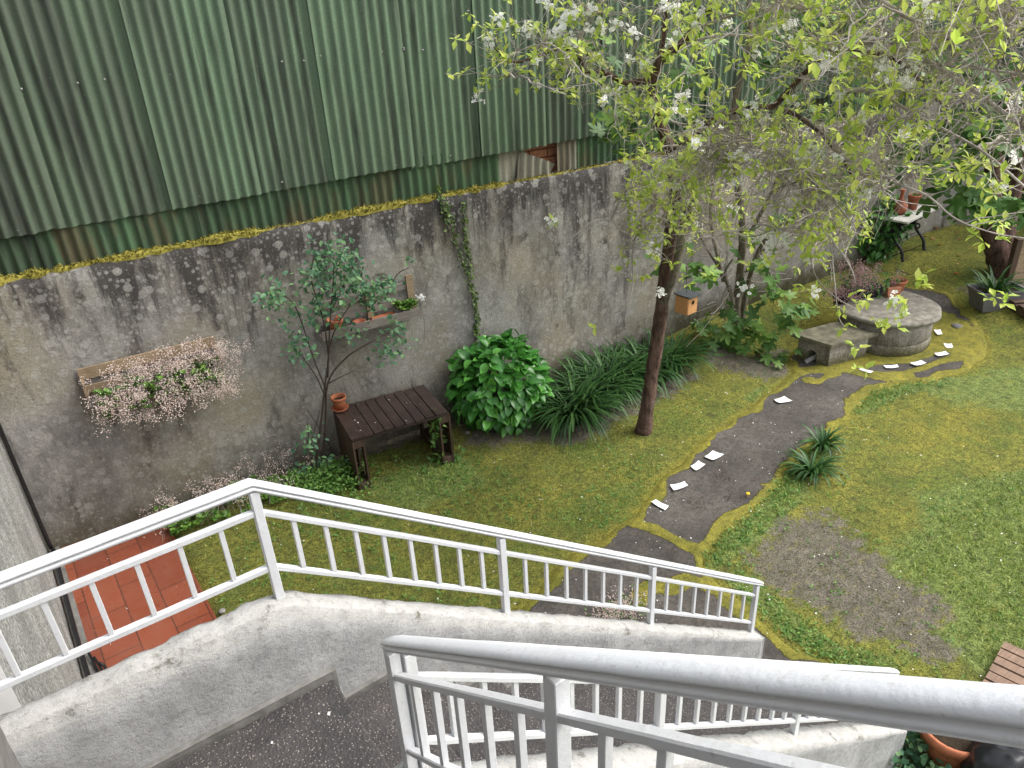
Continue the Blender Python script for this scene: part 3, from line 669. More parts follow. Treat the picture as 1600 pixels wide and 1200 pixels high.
def skirt():
    sk = [((.09, 2.497, LZ+.022), (1.12, .024, .05)), ((.655, 2.496, LZ-.075), (.022, .026, .235)), ((-.485, 2.0, LZ+.02), (.03, .96, .05))]
    for k in range(12):
        z = LZ-.191*(k+1); x = .645+.272*k; sk.append(((x+.154, 2.497, z+.02), (.262, .024, .045)))
    for c, z_ in sk: mb = MB(); mb.box(c, z_, jit=.003); mb.build('skirting', M['cement'], st)
skirt()
mb = MB(); mb.box((-.492, 1.95, 2.78), (.03, 1.14, .7)); mb.build('landing_side_wall', M['cement'], st)
# railings ------------------------------------------------------------
HPROF = [(-.030, -.022), (-.034, -.012), (-.034, .000), (-.022, .0065), (-.022, .0095), (-.036, .016), (-.036, .026), (-.030, .036), (-.018, .042), (0, .044), (.018, .042), (.030, .036), (.036, .026), (.036, .016), (.022, .0095), (.022, .0065), (.034, 0), (.034, -.012), (.030, -.022)]
def sweep(name, pts, prof, parent, lat, mat=None):
    pts = [np.asarray(p, float) for p in pts]; res = []
    for i in range(len(pts)-1):
        n = max(2, int(np.linalg.norm(pts[i+1]-pts[i])/.08)); res += [pts[i]*(1-t)+pts[i+1]*t for t in np.linspace(0, 1, n, endpoint=False)]
    res.append(pts[-1]); k = len(prof); V = []
    for i, p in enumerate(res):
        for (a, b) in prof:
            f = 1. if 0 < i < len(res)-1 else .8
            q = p+np.asarray(lat)*a*f+np.array([0, 0, b*f]); q += .0012*np.array([n3(q[0], q[1], q[2], 25), n3(q[0], q[1]+9, q[2], 25), n3(q[0], q[1], q[2]+9, 25)]); V.append(q)
    Fc = [[i*k+j, (i+1)*k+j, (i+1)*k+(j+1) % k, i*k+(j+1) % k] for i in range(len(res)-1) for j in range(k)]
    Fc += [[j for j in range(k)], [(len(res)-1)*k+j for j in range(k)][::-1]]
    o = mesh(name, V, Fc, mat or M['white'], parent, name == 'handrail')
    return o
def bar(w_, h_): e = .15*min(w_, h_); a, b = w_/2, h_/2; return [(-a+e, -b), (-a, -b+e), (-a, b-e), (-a+e, b), (a-e, b), (a, b-e), (a, -b+e), (a-e, -b)]
def vbar(name, p, z0, z1, w_, parent):
    mb = MB(); mb.box((p[0], p[1], (z0+z1)/2), (w_, w_, z1-z0)); return mb.build(name, M['white'], parent)
def rail(label, loc, line, lat, posts, spans, group, offs=(.128, .405), base=.56):
    """line(u)->(x,y,z of rail top line)"""
    T = thing('stair_railing', label, 'railing', loc, group)
    return T
def lerp_line(pts):
    pts = [np.asarray(p, float) for p in pts]; L = [0.]
    for a, b in zip(pts, pts[1:]): L.append(L[-1]+np.linalg.norm((b-a)[:2]))
    def f(d):
        for i in range(len(pts)-1):
            if d <= L[i+1] or i == len(pts)-2:
                t = (d-L[i])/(L[i+1]-L[i]); return pts[i]*(1-t)+pts[i+1]*t
    return f, L
def make_rail(T, pts, lat, posts, counts, mid, bot, foot, hs_=.70):
    f, L = lerp_line(pts)
    z = lambda h: np.array([0, 0, h])
    sweep('handrail', [p-z(.006) for p in pts], [(a*hs_, b*hs_) for a, b in HPROF], T, lat)
    mids = [f(posts[0])]+[p for p, l in zip(pts, L) if posts[0] < l < posts[-1]]+[f(posts[-1])]
    sweep('middle_bar', [p-z(mid) for p in mids], bar(.027, .028), T, lat)
    sweep('bottom_bar', [p-z(bot) for p in mids], bar(.027, .028), T, lat)
    for d in posts: p = f(d); vbar('post', p, p[2]-foot, p[2]-.03, .036, T)
    for (d0, d1, n) in counts:
        for k in range(1, n+1):
            p = f(d0+(d1-d0)*k/(n+1)); vbar('baluster', p, p[2]-bot+.012, p[2]-mid-.008, .019, T)
s1 = -.7235
far_pts = [(-.55, 2.587, 3.53), (.53, 2.587, 3.53), (3.93, 2.587, 3.53+s1*3.40)]
T1 = thing('stair_railing', 'long white railing on the far stucco parapet, bent where landing meets the flight', 'railing', (1.5, 2.587, 2.5), 'white painted stair railings')
make_rail(T1, far_pts, (0, 1, 0), [.02, 1.08, 2.19, 3.30, 4.42], [(.02, 1.08, 6), (1.08, 2.19, 8), (2.19, 3.30, 7), (3.30, 4.42, 7)], .128, .405, .60)
near_pts = [(.60, 1.529, 3.525), (3.96, 1.529, 3.53+s1*3.43)]
T2 = thing('stair_railing', 'white railing on the near side of the lower flight, partly behind the closest handrail', 'railing', (2.2, 1.529, 2.3), 'white painted stair railings')
make_rail(T2, near_pts, (0, 1, 0), [.02, 1.11, 2.22, 3.32], [(.02, 1.11, 8), (1.11, 2.22, 8), (2.22, 3.32, 8)], .13, .42, .60)
up_pts = [(.577, 1.56, 3.52), (.577, -1.5, 3.52+.775*3.06)]
T3 = thing('stair_railing', 'closest and widest white railing crossing the lower right of the photo', 'railing', (.577, .4, 3.6), 'white painted stair railings')
make_rail(T3, up_pts, (1, 0, 0), [.02, .80, 1.58, 2.36], [(.02, .80, 5), (.80, 1.58, 5), (1.58, 2.36, 5)], .135, .46, .62, .70)
# ------------------------------------------------------------------ well, box
wl = thing('stone_well', 'round grey concrete well with a wide flat lid, ringed by yellow moss', 'well', (wc[0], wc[1], 0))
mb = MB(); mb.lathe((*wc, 0), [(.655, -.05), (.655, .1), (.65, .185), (.635, .195), (.65, .205), (.645, .4), (.645, .52)], 56, .02); mb.build('shaft', M['well'], wl, True)
mb = MB(); mb.lathe((*wc, 0), [(.67, .50), (.72, .51), (.735, .54), (.725, .57), (.69, .578), (.3, .584), (.02, .585)], 64, .045); o = mb.build('lid', plain('lid_concrete', (.20, .185, .155), .9, .5, 9, .2, .9), wl, True)
bx = thing('meter_box', 'small low mossy concrete box with a flat lid and an arched hole, beside the well', 'box', (9.4, 5.65, 0))
bL, bF, bR = np.array([9.13, 5.95, 0]), np.array([9.19, 5.47, 0]), np.array([9.88, 5.32, 0]); bB = bL+bR-bF
e1 = (bL-bF); l1 = np.linalg.norm(e1); e1 /= l1; e2 = (bR-bF); l2 = np.linalg.norm(e2); e2 /= l2; Hb = .37
mb = MB(); zz = np.array([0, 0, 1.])
arch = [(.18, .0), (.18, .10)]+[(.26-.08*math.cos(a), .13+.085*math.sin(a)) for a in np.linspace(.1, math.pi-.1, 7)]+[(.34, .10), (.34, .0)]
outl = [(0, -.05), (0, Hb)]+[(l1*k/8, Hb) for k in range(1, 8)]+[(l1, Hb), (l1, -.05)]
A_ = [bF+e1*a+zz*b for a, b in arch]; O_ = [bF+e1*a+zz*b for a, b in outl]
n = len(arch); mb.add(A_+O_, [[i, i+1, n+i+1, n+i] for i in range(n-1)])
mb.add(A_+[p+e2*.2 for p in A_], [[i, i+1, n+i+1, n+i] for i in range(n-1)])
mb.add([bF-zz*.05, bR-zz*.05, bR+zz*Hb, bF+zz*Hb, bL-zz*.05, bB-zz*.05, bB+zz*Hb, bL+zz*Hb], [[0, 1, 2, 3], [4, 7, 6, 5], [1, 5, 6, 2], [3, 2, 6, 7]])
mb.build('housing', M['well'], bx)
mb = MB(); ct = (bF+bB)/2; ax = np.array([e2, e1, zz]); mb.box(ct+zz*(Hb+.02), (l2+.16, l1+.14, .045), ax, .006); mb.build('lid', plain('mossy_slab', (.13, .12, .085), .9, .5, 7, .2, .8), bx)
mb = MB(); mb.tube([bF+e1*.30+zz*.02-e2*.05, bF+e1*.25+zz*.12+e2*.12], .035, 8); mb.build('pipe', M['stone'], bx)
# ------------------------------------------------------------------ pallet table
pt = thing('pallet_table', 'dark wet pallet-wood table standing against the wall', 'table', ST(3.88, .5, 0))
axw = frameST(); rotT = rad(-4)
axt = np.array([[WD[0]*math.cos(rotT)-WD[1]*math.sin(rotT), WD[0]*math.sin(rotT)+WD[1]*math.cos(rotT), 0], [0, 0, 0], [0, 0, 1.]]); axt[1] = [-axt[0][1], axt[0][0], 0]
tc = ST(3.885, .51, 0)
def tp(a, b, z): return tc+axt[0]*a-axt[1]*b+np.array([0, 0, z])
xw = [-.52, -.395, -.27, -.145, -.02, .105, .23, .355, .50]; ws = [.155, .115, .12, .115, .12, .115, .115, .12, .15]
for x_, w_ in zip(xw, ws): 
    mb = MB(); mb.box(tp(x_, 0, .700+RS.uniform(-.003, .003)), (w_-.004, .80+RS.uniform(-.015, .015), .022), axt, .002); mb.build('top_board', M['darkwood'], pt)
for b in (-.35, 0, .35):
    mb = MB(); mb.box(tp(0, b, .672), (1.18, .09, .025), axt); mb.build('bearer', M['darkwood'], pt)
for sg in (-1, 1):
    for b in (-.34, .0, .34):
        mb = MB(); mb.box(tp(sg*.53, b, .61), (.13, .10, .09), axt, .003); mb.build('block', M['sidewood'], pt)
        mb = MB(); mb.box(tp(sg*.53, b, .05), (.13, .10, .09), axt, .003); mb.build('block', M['sidewood'], pt)
    for b in (-.30, -.1, .1, .30):
        mb = MB(); mb.box(tp(sg*.585, b, .335), (.022, .19, .66), axt, .003); mb.build('side_board', M['sidewood'], pt)
    mb = MB()
    for b in (-.35, 0, .35): mb.box(tp(sg*.465, b, .33), (.022, .095, .64), axt, .003)
    mb.build('inner_boards', M['sidewood'], pt)
    mb = MB(); mb.box(tp(sg*.46, 0, .05), (.02, .78, .10), axt); mb.build('foot_rail', M['sidewood'], pt)
def pot(name, label, cat, c, r0, r1, h, mat=M['terra'], saucer=False, soil=True, group=None):
    T = thing(name, label, cat, c, group); c = np.asarray(c, float); z0 = .03 if saucer else 0
    mb = MB(); mb.lathe(c+np.array([0, 0, z0]), [(r0, 0), (r1*.94, h*.72), (r1*.94, h*.74), (r1*1.08, h*.75), (r1*1.1, h), (r1*.98, h), (r1*.88, h*.80), (r1*.8, h*.6), (r0*.5, h*.55)], 28); mb.build('pot_body', mat, T, True)
    if saucer: mb = MB(); mb.lathe(c, [(r1*.9, 0), (r1*1.25, .035), (r1*1.2, .037), (r1*.95, .012), (.01, .01)], 28); mb.build('saucer', mat, T, True)
    if soil: mb = MB(); mb.lathe(c+np.array([0, 0, z0+h*.68]), [(r1*.9, 0), (r1*.5, .01), (.01, .015)], 20); mb.build('soil', M['soil'], T, True)
    return T
pot('flower_pot', 'terracotta flower pot in a round saucer on the corner of the dark pallet table', 'flower pot', P(532, 640, .715), .055, .083, .15, saucer=True)
# ------------------------------------------------------------------ wall planters
def flowers(c, ext, n, mat, size=.012, ax=None, blobs=14):
    cs = RS.normal(size=(blobs, 3))*np.asarray(ext)*.5; k = RS.randint(0, blobs, n)
    L = cs[k]+RS.normal(size=(n, 3))*np.asarray(ext)*.13; 
    L = (L @ ax if ax is not None else L)+np.asarray(c); return L
SPIKE = ([[-.5, -.5, 0], [.5, -.5, 0], [.5, .5, 0], [-.5, .5, 0]], [[0, 1, 2, 3]])
OCT = ([[.5, 0, 0], [0, .5, 0], [-.5, 0, 0], [0, -.5, 0], [0, 0, .4], [0, 0, -.4]], [[0, 1, 4], [1, 2, 4], [2, 3, 4], [3, 0, 4], [1, 0, 5], [2, 1, 5], [3, 2, 5], [0, 3, 5]])
def cloud(mb, L, s0, s1): mb.inst(*OCT, L, frames(rdir(len(L)), rdir(len(L))), RS.uniform(s0, s1, len(L)))
def rosettes(mb, cs, n, s0, s1, tmpl=LFR, upb=1.):
    cs = np.repeat(np.asarray(cs), n, 0); d = rdir(len(cs)); d[:, 2] = np.abs(d[:, 2])*.5+.1; mb.inst(*tmpl, cs, frames(d, np.array([0, 0, upb])+rdir(len(cs))*.3), RS.uniform(s0, s1, len(cs)))
p1 = thing('wall_planter', 'wooden wall planter overflowing with tiny pale pink flowers, left part of the wall', 'planter', ST(1.55, .1, 1.7), 'pallet wood planters hung on the wall')
mb = MB(); mb.box(ST(1.56, .03, 1.90), (1.33, .022, .12), axw, .003); mb.box(ST(1.56, .03, 1.72), (1.33, .02, .10), axw, .003); mb.build('back_board', M['tanwood'], p1)
mb = MB(); mb.box(ST(1.56, .165, 1.64), (1.31, .022, .13), axw, .003); mb.build('front_board', M['greywood'], p1)
mb = MB(); mb.box(ST(1.56, .1, 1.60), (1.28, .12, .02), axw); mb.box(ST(.91, .1, 1.73), (.022, .15, .24), axw); mb.box(ST(2.21, .1, 1.73), (.022, .15, .24), axw); mb.build('trough', M['tanwood'], p1)
mb = MB(); mb.box(ST(1.56, .1, 1.66), (1.24, .11, .08), axw); mb.build('soil', M['soil'], p1)
fl = thing('flowering_plant', 'london-pride like plants with tiny pink flower clouds filling the left wall planter', 'plant', ST(1.55, .12, 1.7), 'saxifrage plants'); fl['label'] = 'cloud of tiny pale pink flowers and round leaves filling the left wall planter'
rs_ = np.array([ST(RS.uniform(1.0, 2.2), RS.uniform(.14, .40), RS.uniform(1.50, 1.80)) for _ in range(190)]); mb = MB(); rosettes(mb, rs_, 9, .035, .065); mb.build('leaves', M['pride'], fl)
L = []; stems = []
for i in range(270):
    s = .98+1.28*RS.uniform(0, 1)**.9; b = ST(s, RS.uniform(.1, .22), 1.68); out = RS.uniform(.04, .42); zt = RS.uniform(-.26, .22) if RS.rand() < .88 else RS.uniform(.12, .34)
    tip = ST(s+RS.normal(0, .10)-.05+(.15 if zt > .1 else 0), .12+out*(.5 if zt > .1 else 1), 1.68+zt); mid = (b+tip)/2+np.array([0, 0, .10])
    stems.append(smooth_line([b, mid, tip], 3)); nn = 36; dd = RS.normal(size=(nn, 3))*.034; L.append(tip+dd)
L = np.concatenate(L); kk = L; mb = MB(); cloud(mb, L, .008, .018); mb.build('flowers', M['pink'], fl)
mb = MB(); mb.tubes(np.array(stems), .002, .001); mb.build('stems', M['twig'], fl)
for s0, t0, z0, s1_, t1_, z1_ in ((1.62, .1, 1.75, 1.95, .2, 2.02),): pass
p2 = thing('wall_planter', 'grey wooden wall planter behind the rose bush, holding a clay pot', 'planter', ST(3.95, .1, 1.7), 'pallet wood planters hung on the wall')
mb = MB(); mb.box(ST(3.93, .185, 1.70), (1.22, .022, .105), axw, .003); mb.build('front_board', M['greywood'], p2)
mb = MB(); mb.box(ST(3.93, .10, 1.66), (1.20, .15, .02), axw); mb.build('base_board', M['greywood'], p2)
mb = MB(); mb.box(ST(3.95, .02, 1.82), (1.20, .02, .10), axw, .003); mb.box(ST(3.95, .02, 2.0), (1.20, .02, .085), axw, .003); mb.build('back_board', M['greywood'], p2)
mb = MB(); mb.box(ST(3.97, .045, 1.88), (.07, .025, .36), axw, .003); mb.build('upright', M['tanwood'], p2)
mb = MB(); mb.box(ST(4.50, .045, 1.90), (.085, .03, .46), axw, .003); mb.build('upright', M['tanwood'], p2)
mb = MB(); mb.tube([ST(4.59, .12, 1.72), ST(4.6, .13, 1.5), ST(4.6, .05, 1.25)], .002, 4); mb.build('hanging_string', M['twig_dark'], p2)
pot('clay_pot', 'terracotta pot at the left end of the grey wall planter', 'flower pot', ST(3.52, .10, 1.672), .06, .085, .17, soil=False)
tb = thing('clay_pot', 'small brown clay bowl lying in the middle of the grey wall planter', 'flower pot', ST(3.80, .11, 1.70)); mb = MB(); mb.lathe(ST(3.80, .11, 1.70), [(.03, -.02), (.075, .03), (.08, .045), (.068, .045), (.05, .02), (.01, .01)], 20); mb.build('pot_body', M['clay'], tb, True)
tb = thing('roof_tile', 'curved terracotta shard lying in the grey wall planter', 'tile', ST(4.1, .1, 1.72)); mb = MB(); mb.box(ST(4.1, .12, 1.72), (.28, .10, .035), axw, .012); mb.build('shard', M['terra'], tb)
su = thing('succulent', 'bright green leafy rosette plant at the right end of the grey wall planter', 'plant', ST(4.36, .12, 1.72)); mb = MB()
cs = np.array([ST(4.36+RS.normal(0, .07), .13+RS.normal(0, .03), 1.76+RS.uniform(0, .08)) for _ in range(14)]); rosettes(mb, cs, 14, .04, .09, LF); mb.build('leaves', M['pride'], su)
wf = thing('flowering_plant', 'small white flowers at the right corner of the grey wall planter', 'flowers', ST(4.6, .12, 1.82)); mb = MB(); cloud(mb, ST(4.60, .12, 1.85)+RS.normal(size=(44, 3))*np.array([.022, .016, .018]), .020, .032); mb.build('flowers', M['petal'], wf)
mb = MB(); mb.tubes(walk(np.repeat([ST(4.58, .12, 1.74)], 6, 0), rdir(6, 2.), np.full(6, .12), 4, .2, 0), .0015, .001); mb.build('stems', M['twig_dark'], wf)
# ------------------------------------------------------------------ shrubs
def PT(x, y, t):  # pixel on plane t out of the wall
    s, z = W(x, y, t); return ST(s, t, z)
rb = thing('rose_bush', 'tall bare-stemmed rose bush with bluish green leaves in front of the wall', 'rose bush', ST(2.85, .3, 0))
stems = [[(490, 760, .35), (497, 700, .36), (503, 650, .38), (508, 600, .38), (513, 560, .40), (516, 500, .42), (520, 450, .42), (522, 395, .42)],
 [(495, 755, .33), (508, 680, .36), (512, 600, .40), (540, 560, .44), (570, 540, .46), (610, 520, .45), (630, 530, .48)],
 [(510, 610, .38), (490, 560, .42), (470, 500, .44), (455, 470, .45), (430, 455, .46)],
 [(512, 590, .38), (518, 530, .40), (545, 480, .42), (575, 450, .42), (600, 445, .4)],
 [(508, 620, .38), (495, 590, .40), (475, 560, .42), (468, 545, .45)],
 [(514, 560, .38), (505, 500, .42), (487, 440, .44), (490, 400, .45)], [(520, 480, .4), (550, 420, .4), (560, 400, .4)],
 [(485, 765, .30), (478, 720, .33), (482, 680, .36), (480, 660, .38)], [(497, 760, .3), (520, 720, .3), (512, 690, .3), (480, 640, .32)], [(492, 750, .36), (486, 700, .38), (500, 640, .36)],
 [(600, 470, .4), (620, 430, .42), (640, 418, .42)], [(512, 600, .4), (530, 590, .42), (552, 580, .42)]]
mb = MB(); tips = []
for i, sl_ in enumerate(stems):
    A = smooth_line([PT(x, y, t) for x, y, t in sl_], 5); r = np.linspace(.016 if i < 2 else .009, .004, len(A)); mb.tube(A, r, 6)
mb.build('stems', M['twig_dark'], rb, True)
clus = [(522, 395, 26), (505, 410, 22), (540, 415, 22), (555, 425, 20), (500, 435, 20), (478, 430, 14), (430, 455, 18), (420, 465, 14), (445, 480, 16), (460, 500, 10), (500, 465, 18), (525, 470, 22), (550, 450, 26), (575, 455, 30), (590, 460, 30), (605, 445, 16), (585, 475, 18), (520, 440, 14), (545, 400, 10), (640, 415, 4), (490, 490, 12), (475, 545, 12), (462, 550, 9), (470, 530, 8), (605, 545, 14), (615, 520, 12), (630, 535, 10), (600, 555, 10), (545, 520, 10), (520, 500, 8), (485, 680, 9), (478, 700, 6), (515, 725, 14), (500, 735, 14), (520, 745, 16), (480, 735, 10), (492, 385, 6), (618, 505, 8), (565, 515, 6)]
L = []
for x, y, n in clus: L.append(PT(x, y, .42)+RS.normal(size=(int(n*2.1), 3))*np.array([.085, .07, .065]))
L = np.concatenate(L); d = rdir(len(L)); mb = MB(); mb.inst(*leaf_t(.6, .12, .1, 3), L, frames(d, np.array([WN[0]*.6, WN[1]*.6, 1.])+rdir(len(L))*.5), RS.uniform(.045, .085, len(L))); mb.build('leaves', M['rose'], rb)
mb = MB(); cloud(mb, np.array([PT(570, 408, .42), PT(580, 502, .42)]), .02, .028); mb.build('rosebuds', M['red'], rb)
hy = thing('hydrangea', 'rounded glossy bright green hydrangea bush against the wall', 'shrub', ST(5.35, .5, 0))
hc = ST(5.38, .48, .56); n = 1050
d = rdir(n, .25); d[:, 2] = np.clip(d[:, 2], -.75, 1); rr = RS.uniform(.80, 1.02, n)[:, None]
lob = np.array([1+.24*n3(a[0], a[1], a[2], 3.0) for a in d])[:, None]
L = hc+d*rr*lob*np.array([.60, .48, .58]); ax_d = d*.75+rdir(n)*.55; ax_d[:, 2] -= .35
mb = MB(); mb.inst(*LFB, L, frames(ax_d, d+np.array([0, 0, .8])+rdir(n)*.25), RS.uniform(.11, .175, n)); mb.build('foliage', M['hydr'], hy, True)
st0 = np.repeat([ST(5.38, .45, 0)], 40, 0)+RS.normal(size=(40, 3))*np.array([.1, .08, 0]); mb = MB(); mb.tubes(walk(st0, rdir(40, 1.6), np.full(40, .75), 6, .08, 0), .008, .004, 4); mb.build('stems', M['twig_dark'], hy)
def agap(c, n, ln, label, grp='agapanthus clumps', wd=.034, bend=.92, spread=.2, sq=(1, 1)):
    T = thing('agapanthus', label, 'plant', c, grp); mb = MB()
    for v_ in range(3):
        t_ = strap_t(8, wd/ln, bend*(.75+.25*v_)); k = n//3; a = RS.uniform(0, 2*math.pi, k)
        L = np.asarray(c)+np.stack([np.cos(a)*spread*RS.uniform(0, 1, k)*sq[0], np.sin(a)*spread*RS.uniform(0, 1, k)*sq[1], np.zeros(k)], 1)
        dd = np.stack([np.cos(a), np.sin(a), np.zeros(k)], 1)+RS.normal(size=(k, 3))*.15; dd[:, 2] = RS.normal(0, .12, k)
        mb.inst(*t_, L, frames(dd, np.array([[0, 0, 1.]])+np.zeros((k, 3))), RS.uniform(.7, 1.1, k)*ln)
    mb.build('leaves', M['strap'], T, True); return T
agap(G(893, 655), 300, .80, 'dark strap-leaved clump directly right of the hydrangea')
agap(G(948, 612), 280, .80, 'dark strap-leaved clump left of the blossom tree trunk')
agap(G(918, 632), 240, .74, 'dark strap-leaved clump wedged between its neighbours nearest the hydrangea')
agap(G(975, 598), 220, .70, 'dark strap-leaved clump touching the left side of the tree trunk base')
agap(G(1008, 588), 220, .74, 'dark strap-leaved clump behind the blossom tree trunk')
agap(G(1048, 572), 200, .68, 'dark strap-leaved clump below the hanging birdhouse, by the wall')
agap(G(1268, 742), 60, .42, 'small strap-leaved clump at the right edge of the asphalt path', spread=.07)
agap(G(1284, 700), 45, .36, 'smaller strap-leaved tuft growing behind another at the path edge', spread=.06)
# ivy on the wall
iv = thing('ivy', 'thin ivy strands climbing the grey wall above the hydrangea', 'climber', ST(5.3, .02, 1.2))
mb = MB(); L = []; ivl = [[(682, 290), (690, 318), (703, 350), (716, 395), (733, 440), (744, 490), (740, 520)], [(722, 312), (725, 345), (728, 380), (732, 410), (736, 450), (742, 480), (745, 520), (738, 560)], [(695, 312), (702, 340)], [(740, 620), (718, 640), (715, 690)]]
for l in ivl:
    A = smooth_line([PT(x, y, .012) for x, y in l], 6); mb.tube(A, .005, 5)
    for p in A: L.append(p+RS.normal(size=(RS.randint(3, 9), 3))*np.array([.022, .006, .035]))
for p in ivl[3]: L.append(PT(p[0], p[1], .06)+RS.normal(size=(30, 3))*np.array([.07, .04, .05]))
L = np.concatenate(L); mb.build('stems', M['twig_dark'], iv, True)
d = np.array([WN[0], WN[1], 0])*.5+rdir(len(L)); d[:, 2] -= .7; mb = MB(); mb.inst(*LFR, L+np.array([WN[0], WN[1], 0])*.02, frames(d, np.array([WN[0], WN[1], .4])+rdir(len(L))*.4), RS.uniform(.025, .05, len(L))); mb.build('leaves', M['ivy'], iv)
sp = thing('sapling', 'light green leafy sapling climbing the right leg of the pallet table', 'plant', G(690, 722))
b0 = G(688, 722); A = smooth_line([b0, b0+np.array([-.02, -.02, .3]), b0+np.array([.0, -.03, .55]), b0+np.array([-.02, -.02, .68])]); mb = MB(); mb.tube(A, .005, 5); mb.build('stem', M['twig_dark'], sp)
L = A[RS.randint(4, len(A), 90)]+RS.normal(size=(90, 3))*.045; L = np.concatenate([L, b0+RS.normal(size=(60, 3))*np.array([.12, .06, .03])+np.array([.06, -.03, .04])]); mb = MB(); mb.inst(*LF, L, frames(rdir(len(L), .2), rdir(len(L), 2.)), RS.uniform(.05, .09, len(L))); mb.build('leaves', M['fig'], sp)
# flowering patch at wall foot (left) and herbs under the rose
fp = thing('flowering_plant', 'low patch of tiny pale pink flowers at the wall foot by the tiled paving', 'plant', ST(1.9, .35, 0), 'saxifrage plants')
n = 130; cs = np.array([ST(a, RS.uniform(.08, .62), RS.uniform(.04, .16)) for a in RS.uniform(1.15, 2.9, n)]); mb = MB(); rosettes(mb, cs, 9, .04, .075); mb.build('leaves', M['pride'], fp)
L = []; stm = []
for i in range(80):
    b = ST(RS.uniform(1.1, 2.8), RS.uniform(.05, .62), .05); tip = b+np.array([RS.normal(0, .08), RS.normal(0, .06), RS.uniform(.12, .38)]); stm.append(smooth_line([b, (b+tip)/2+.01, tip], 3)); L.append(tip+RS.normal(size=(24, 3))*.036)
mb = MB(); cloud(mb, np.concatenate(L), .008, .018); mb.build('flowers', M['pink'], fp); mb = MB(); mb.tubes(np.array(stm), .002, .001); mb.build('stems', M['twig'], fp)
hb = thing('herb_patch', 'dense leafy green herbs under the rose bush beside the pallet table', 'plant', G(520, 755))
n = 1500; L = np.array([ST(3.0+RS.normal(0, .22), .42+abs(RS.normal(0, .25)), RS.uniform(.02, .26)) for _ in range(n)]); mb = MB(); mb.inst(*LF, L, frames(rdir(n, .2), rdir(n, 2.)), RS.uniform(.03, .06, n)); mb.build('leaves', M['clover'], hb)
# laurel by the marble table, background hedge
def shrub(name, label, cat, c, ext, n, s0, s1, mat, tmpl=LF, grp=None, seed=0, shell=.55):
    T = thing(name, label, cat, (c[0], c[1], c[2]-ext[2]), grp); d = rdir(n, .1)
    k = np.array([1+.28*n3(a[0]*1.0+seed, a[1], a[2], 2.6) for a in d])[:, None]; L = np.asarray(c)+d*RS.uniform(shell, 1.03, n)[:, None]*k*np.asarray(ext)
    mb = MB(); mb.inst(*tmpl, L, frames(d*.5+rdir(n)*.8, d+np.array([0, 0, .9])), RS.uniform(s0, s1, n)); mb.build('foliage', mat, T)
    b = np.array([c[0], c[1], c[2]-ext[2]]); mb = MB(); mb.tubes(walk(np.repeat([b], 14, 0)+RS.normal(size=(14, 3))*.05, rdir(14, 2.), np.full(14, ext[2]*1.5), 6, .12, 0), .03*ext[2], .006, 5); mb.build('stems', M['twig_dark'], T); return T
lc = G(1362, 405); shrub('laurel_shrub', 'dense mid green large-leaved shrub left of the marble table', 'shrub', lc+np.array([.1, .1, .50]), (.55, .5, .62), 900, .10, .17, M['laurel'], LF)
shrub('laurel_shrub', 'taller loose leafy shrub rising behind the well flowers', 'shrub', G(1330, 400)+np.array([.2, .4, 1.0]), (.42, .35, .42), 260, .14, .22, M['fig'], FIG, seed=4)
for i, (x, y, z, ex, n, lb) in enumerate([(17.9, 6.6, 2.6, (1.5, 1.6, 2.6), 5200, 'tall dark evergreen hedge at the far end of the wall'), (19.0, 3.4, 2.2, (1.7, 1.8, 2.4), 4200, 'broad dark evergreen bush at the far right edge of the garden'), (18.6, 5.0, 5.0, (2.4, 2.8, 2.2), 5200, 'dark evergreen tree crown high at the top right corner'), (20., .6, 2.0, (1.6, 1.8, 2.2), 2500, 'dark bush outside the right border')]):
    if i < 3: shrub('evergreen_bush', lb, 'shrub', (x, y, z), ex, n, .14, .26, M['hedge'], LF, seed=i*3, shell=.3)
agap(G(1590, 335), 120, .55, 'strap-leaved clump at the upper right edge behind the dark trunk')
# ------------------------------------------------------------------ trees
def D3(L): return np.array([D(x, y, r) for x, y, r in L])
def tree_parts(T, mains, barkm, sides=9, bump=.12, name='limb'):
    out = []
    for i, (L, r0, r1) in enumerate(mains):
        A = smooth_line(D3(L) if L[0][0] > 100 else L, 8 if i == 0 else 5); mb = MB(); r = np.linspace(r0, r1, len(A))
        if i == 0: r[:4] *= np.array([1.35, 1.2, 1.08, 1.02])
        mb.tube(A, r, 12 if i == 0 else 7, bump=bump if r0 > .025 else 0); mb.build('trunk' if i == 0 else name, barkm if r0 > .02 else M['twig'], T, True); out.append(A)
    return out
bt0 = G(1005, 674)
bt = thing('blossom_tree', 'leaning fruit tree with white blossom and pale green leaves beside the path', 'tree', bt0)
tk = [tuple(bt0-np.array([0, 0, .05]))]+[tuple(D(x, y, r)) for x, y, r in [(1018, 590, 8.47), (1030, 510, 8.42), (1040, 430, 8.36), (1047, 370, 8.3), (1054, 310, 8.25), (1052, 250, 8.2), (1036, 205, 8.15), (1021, 160, 8.1), (1020, 118, 8.05)]]
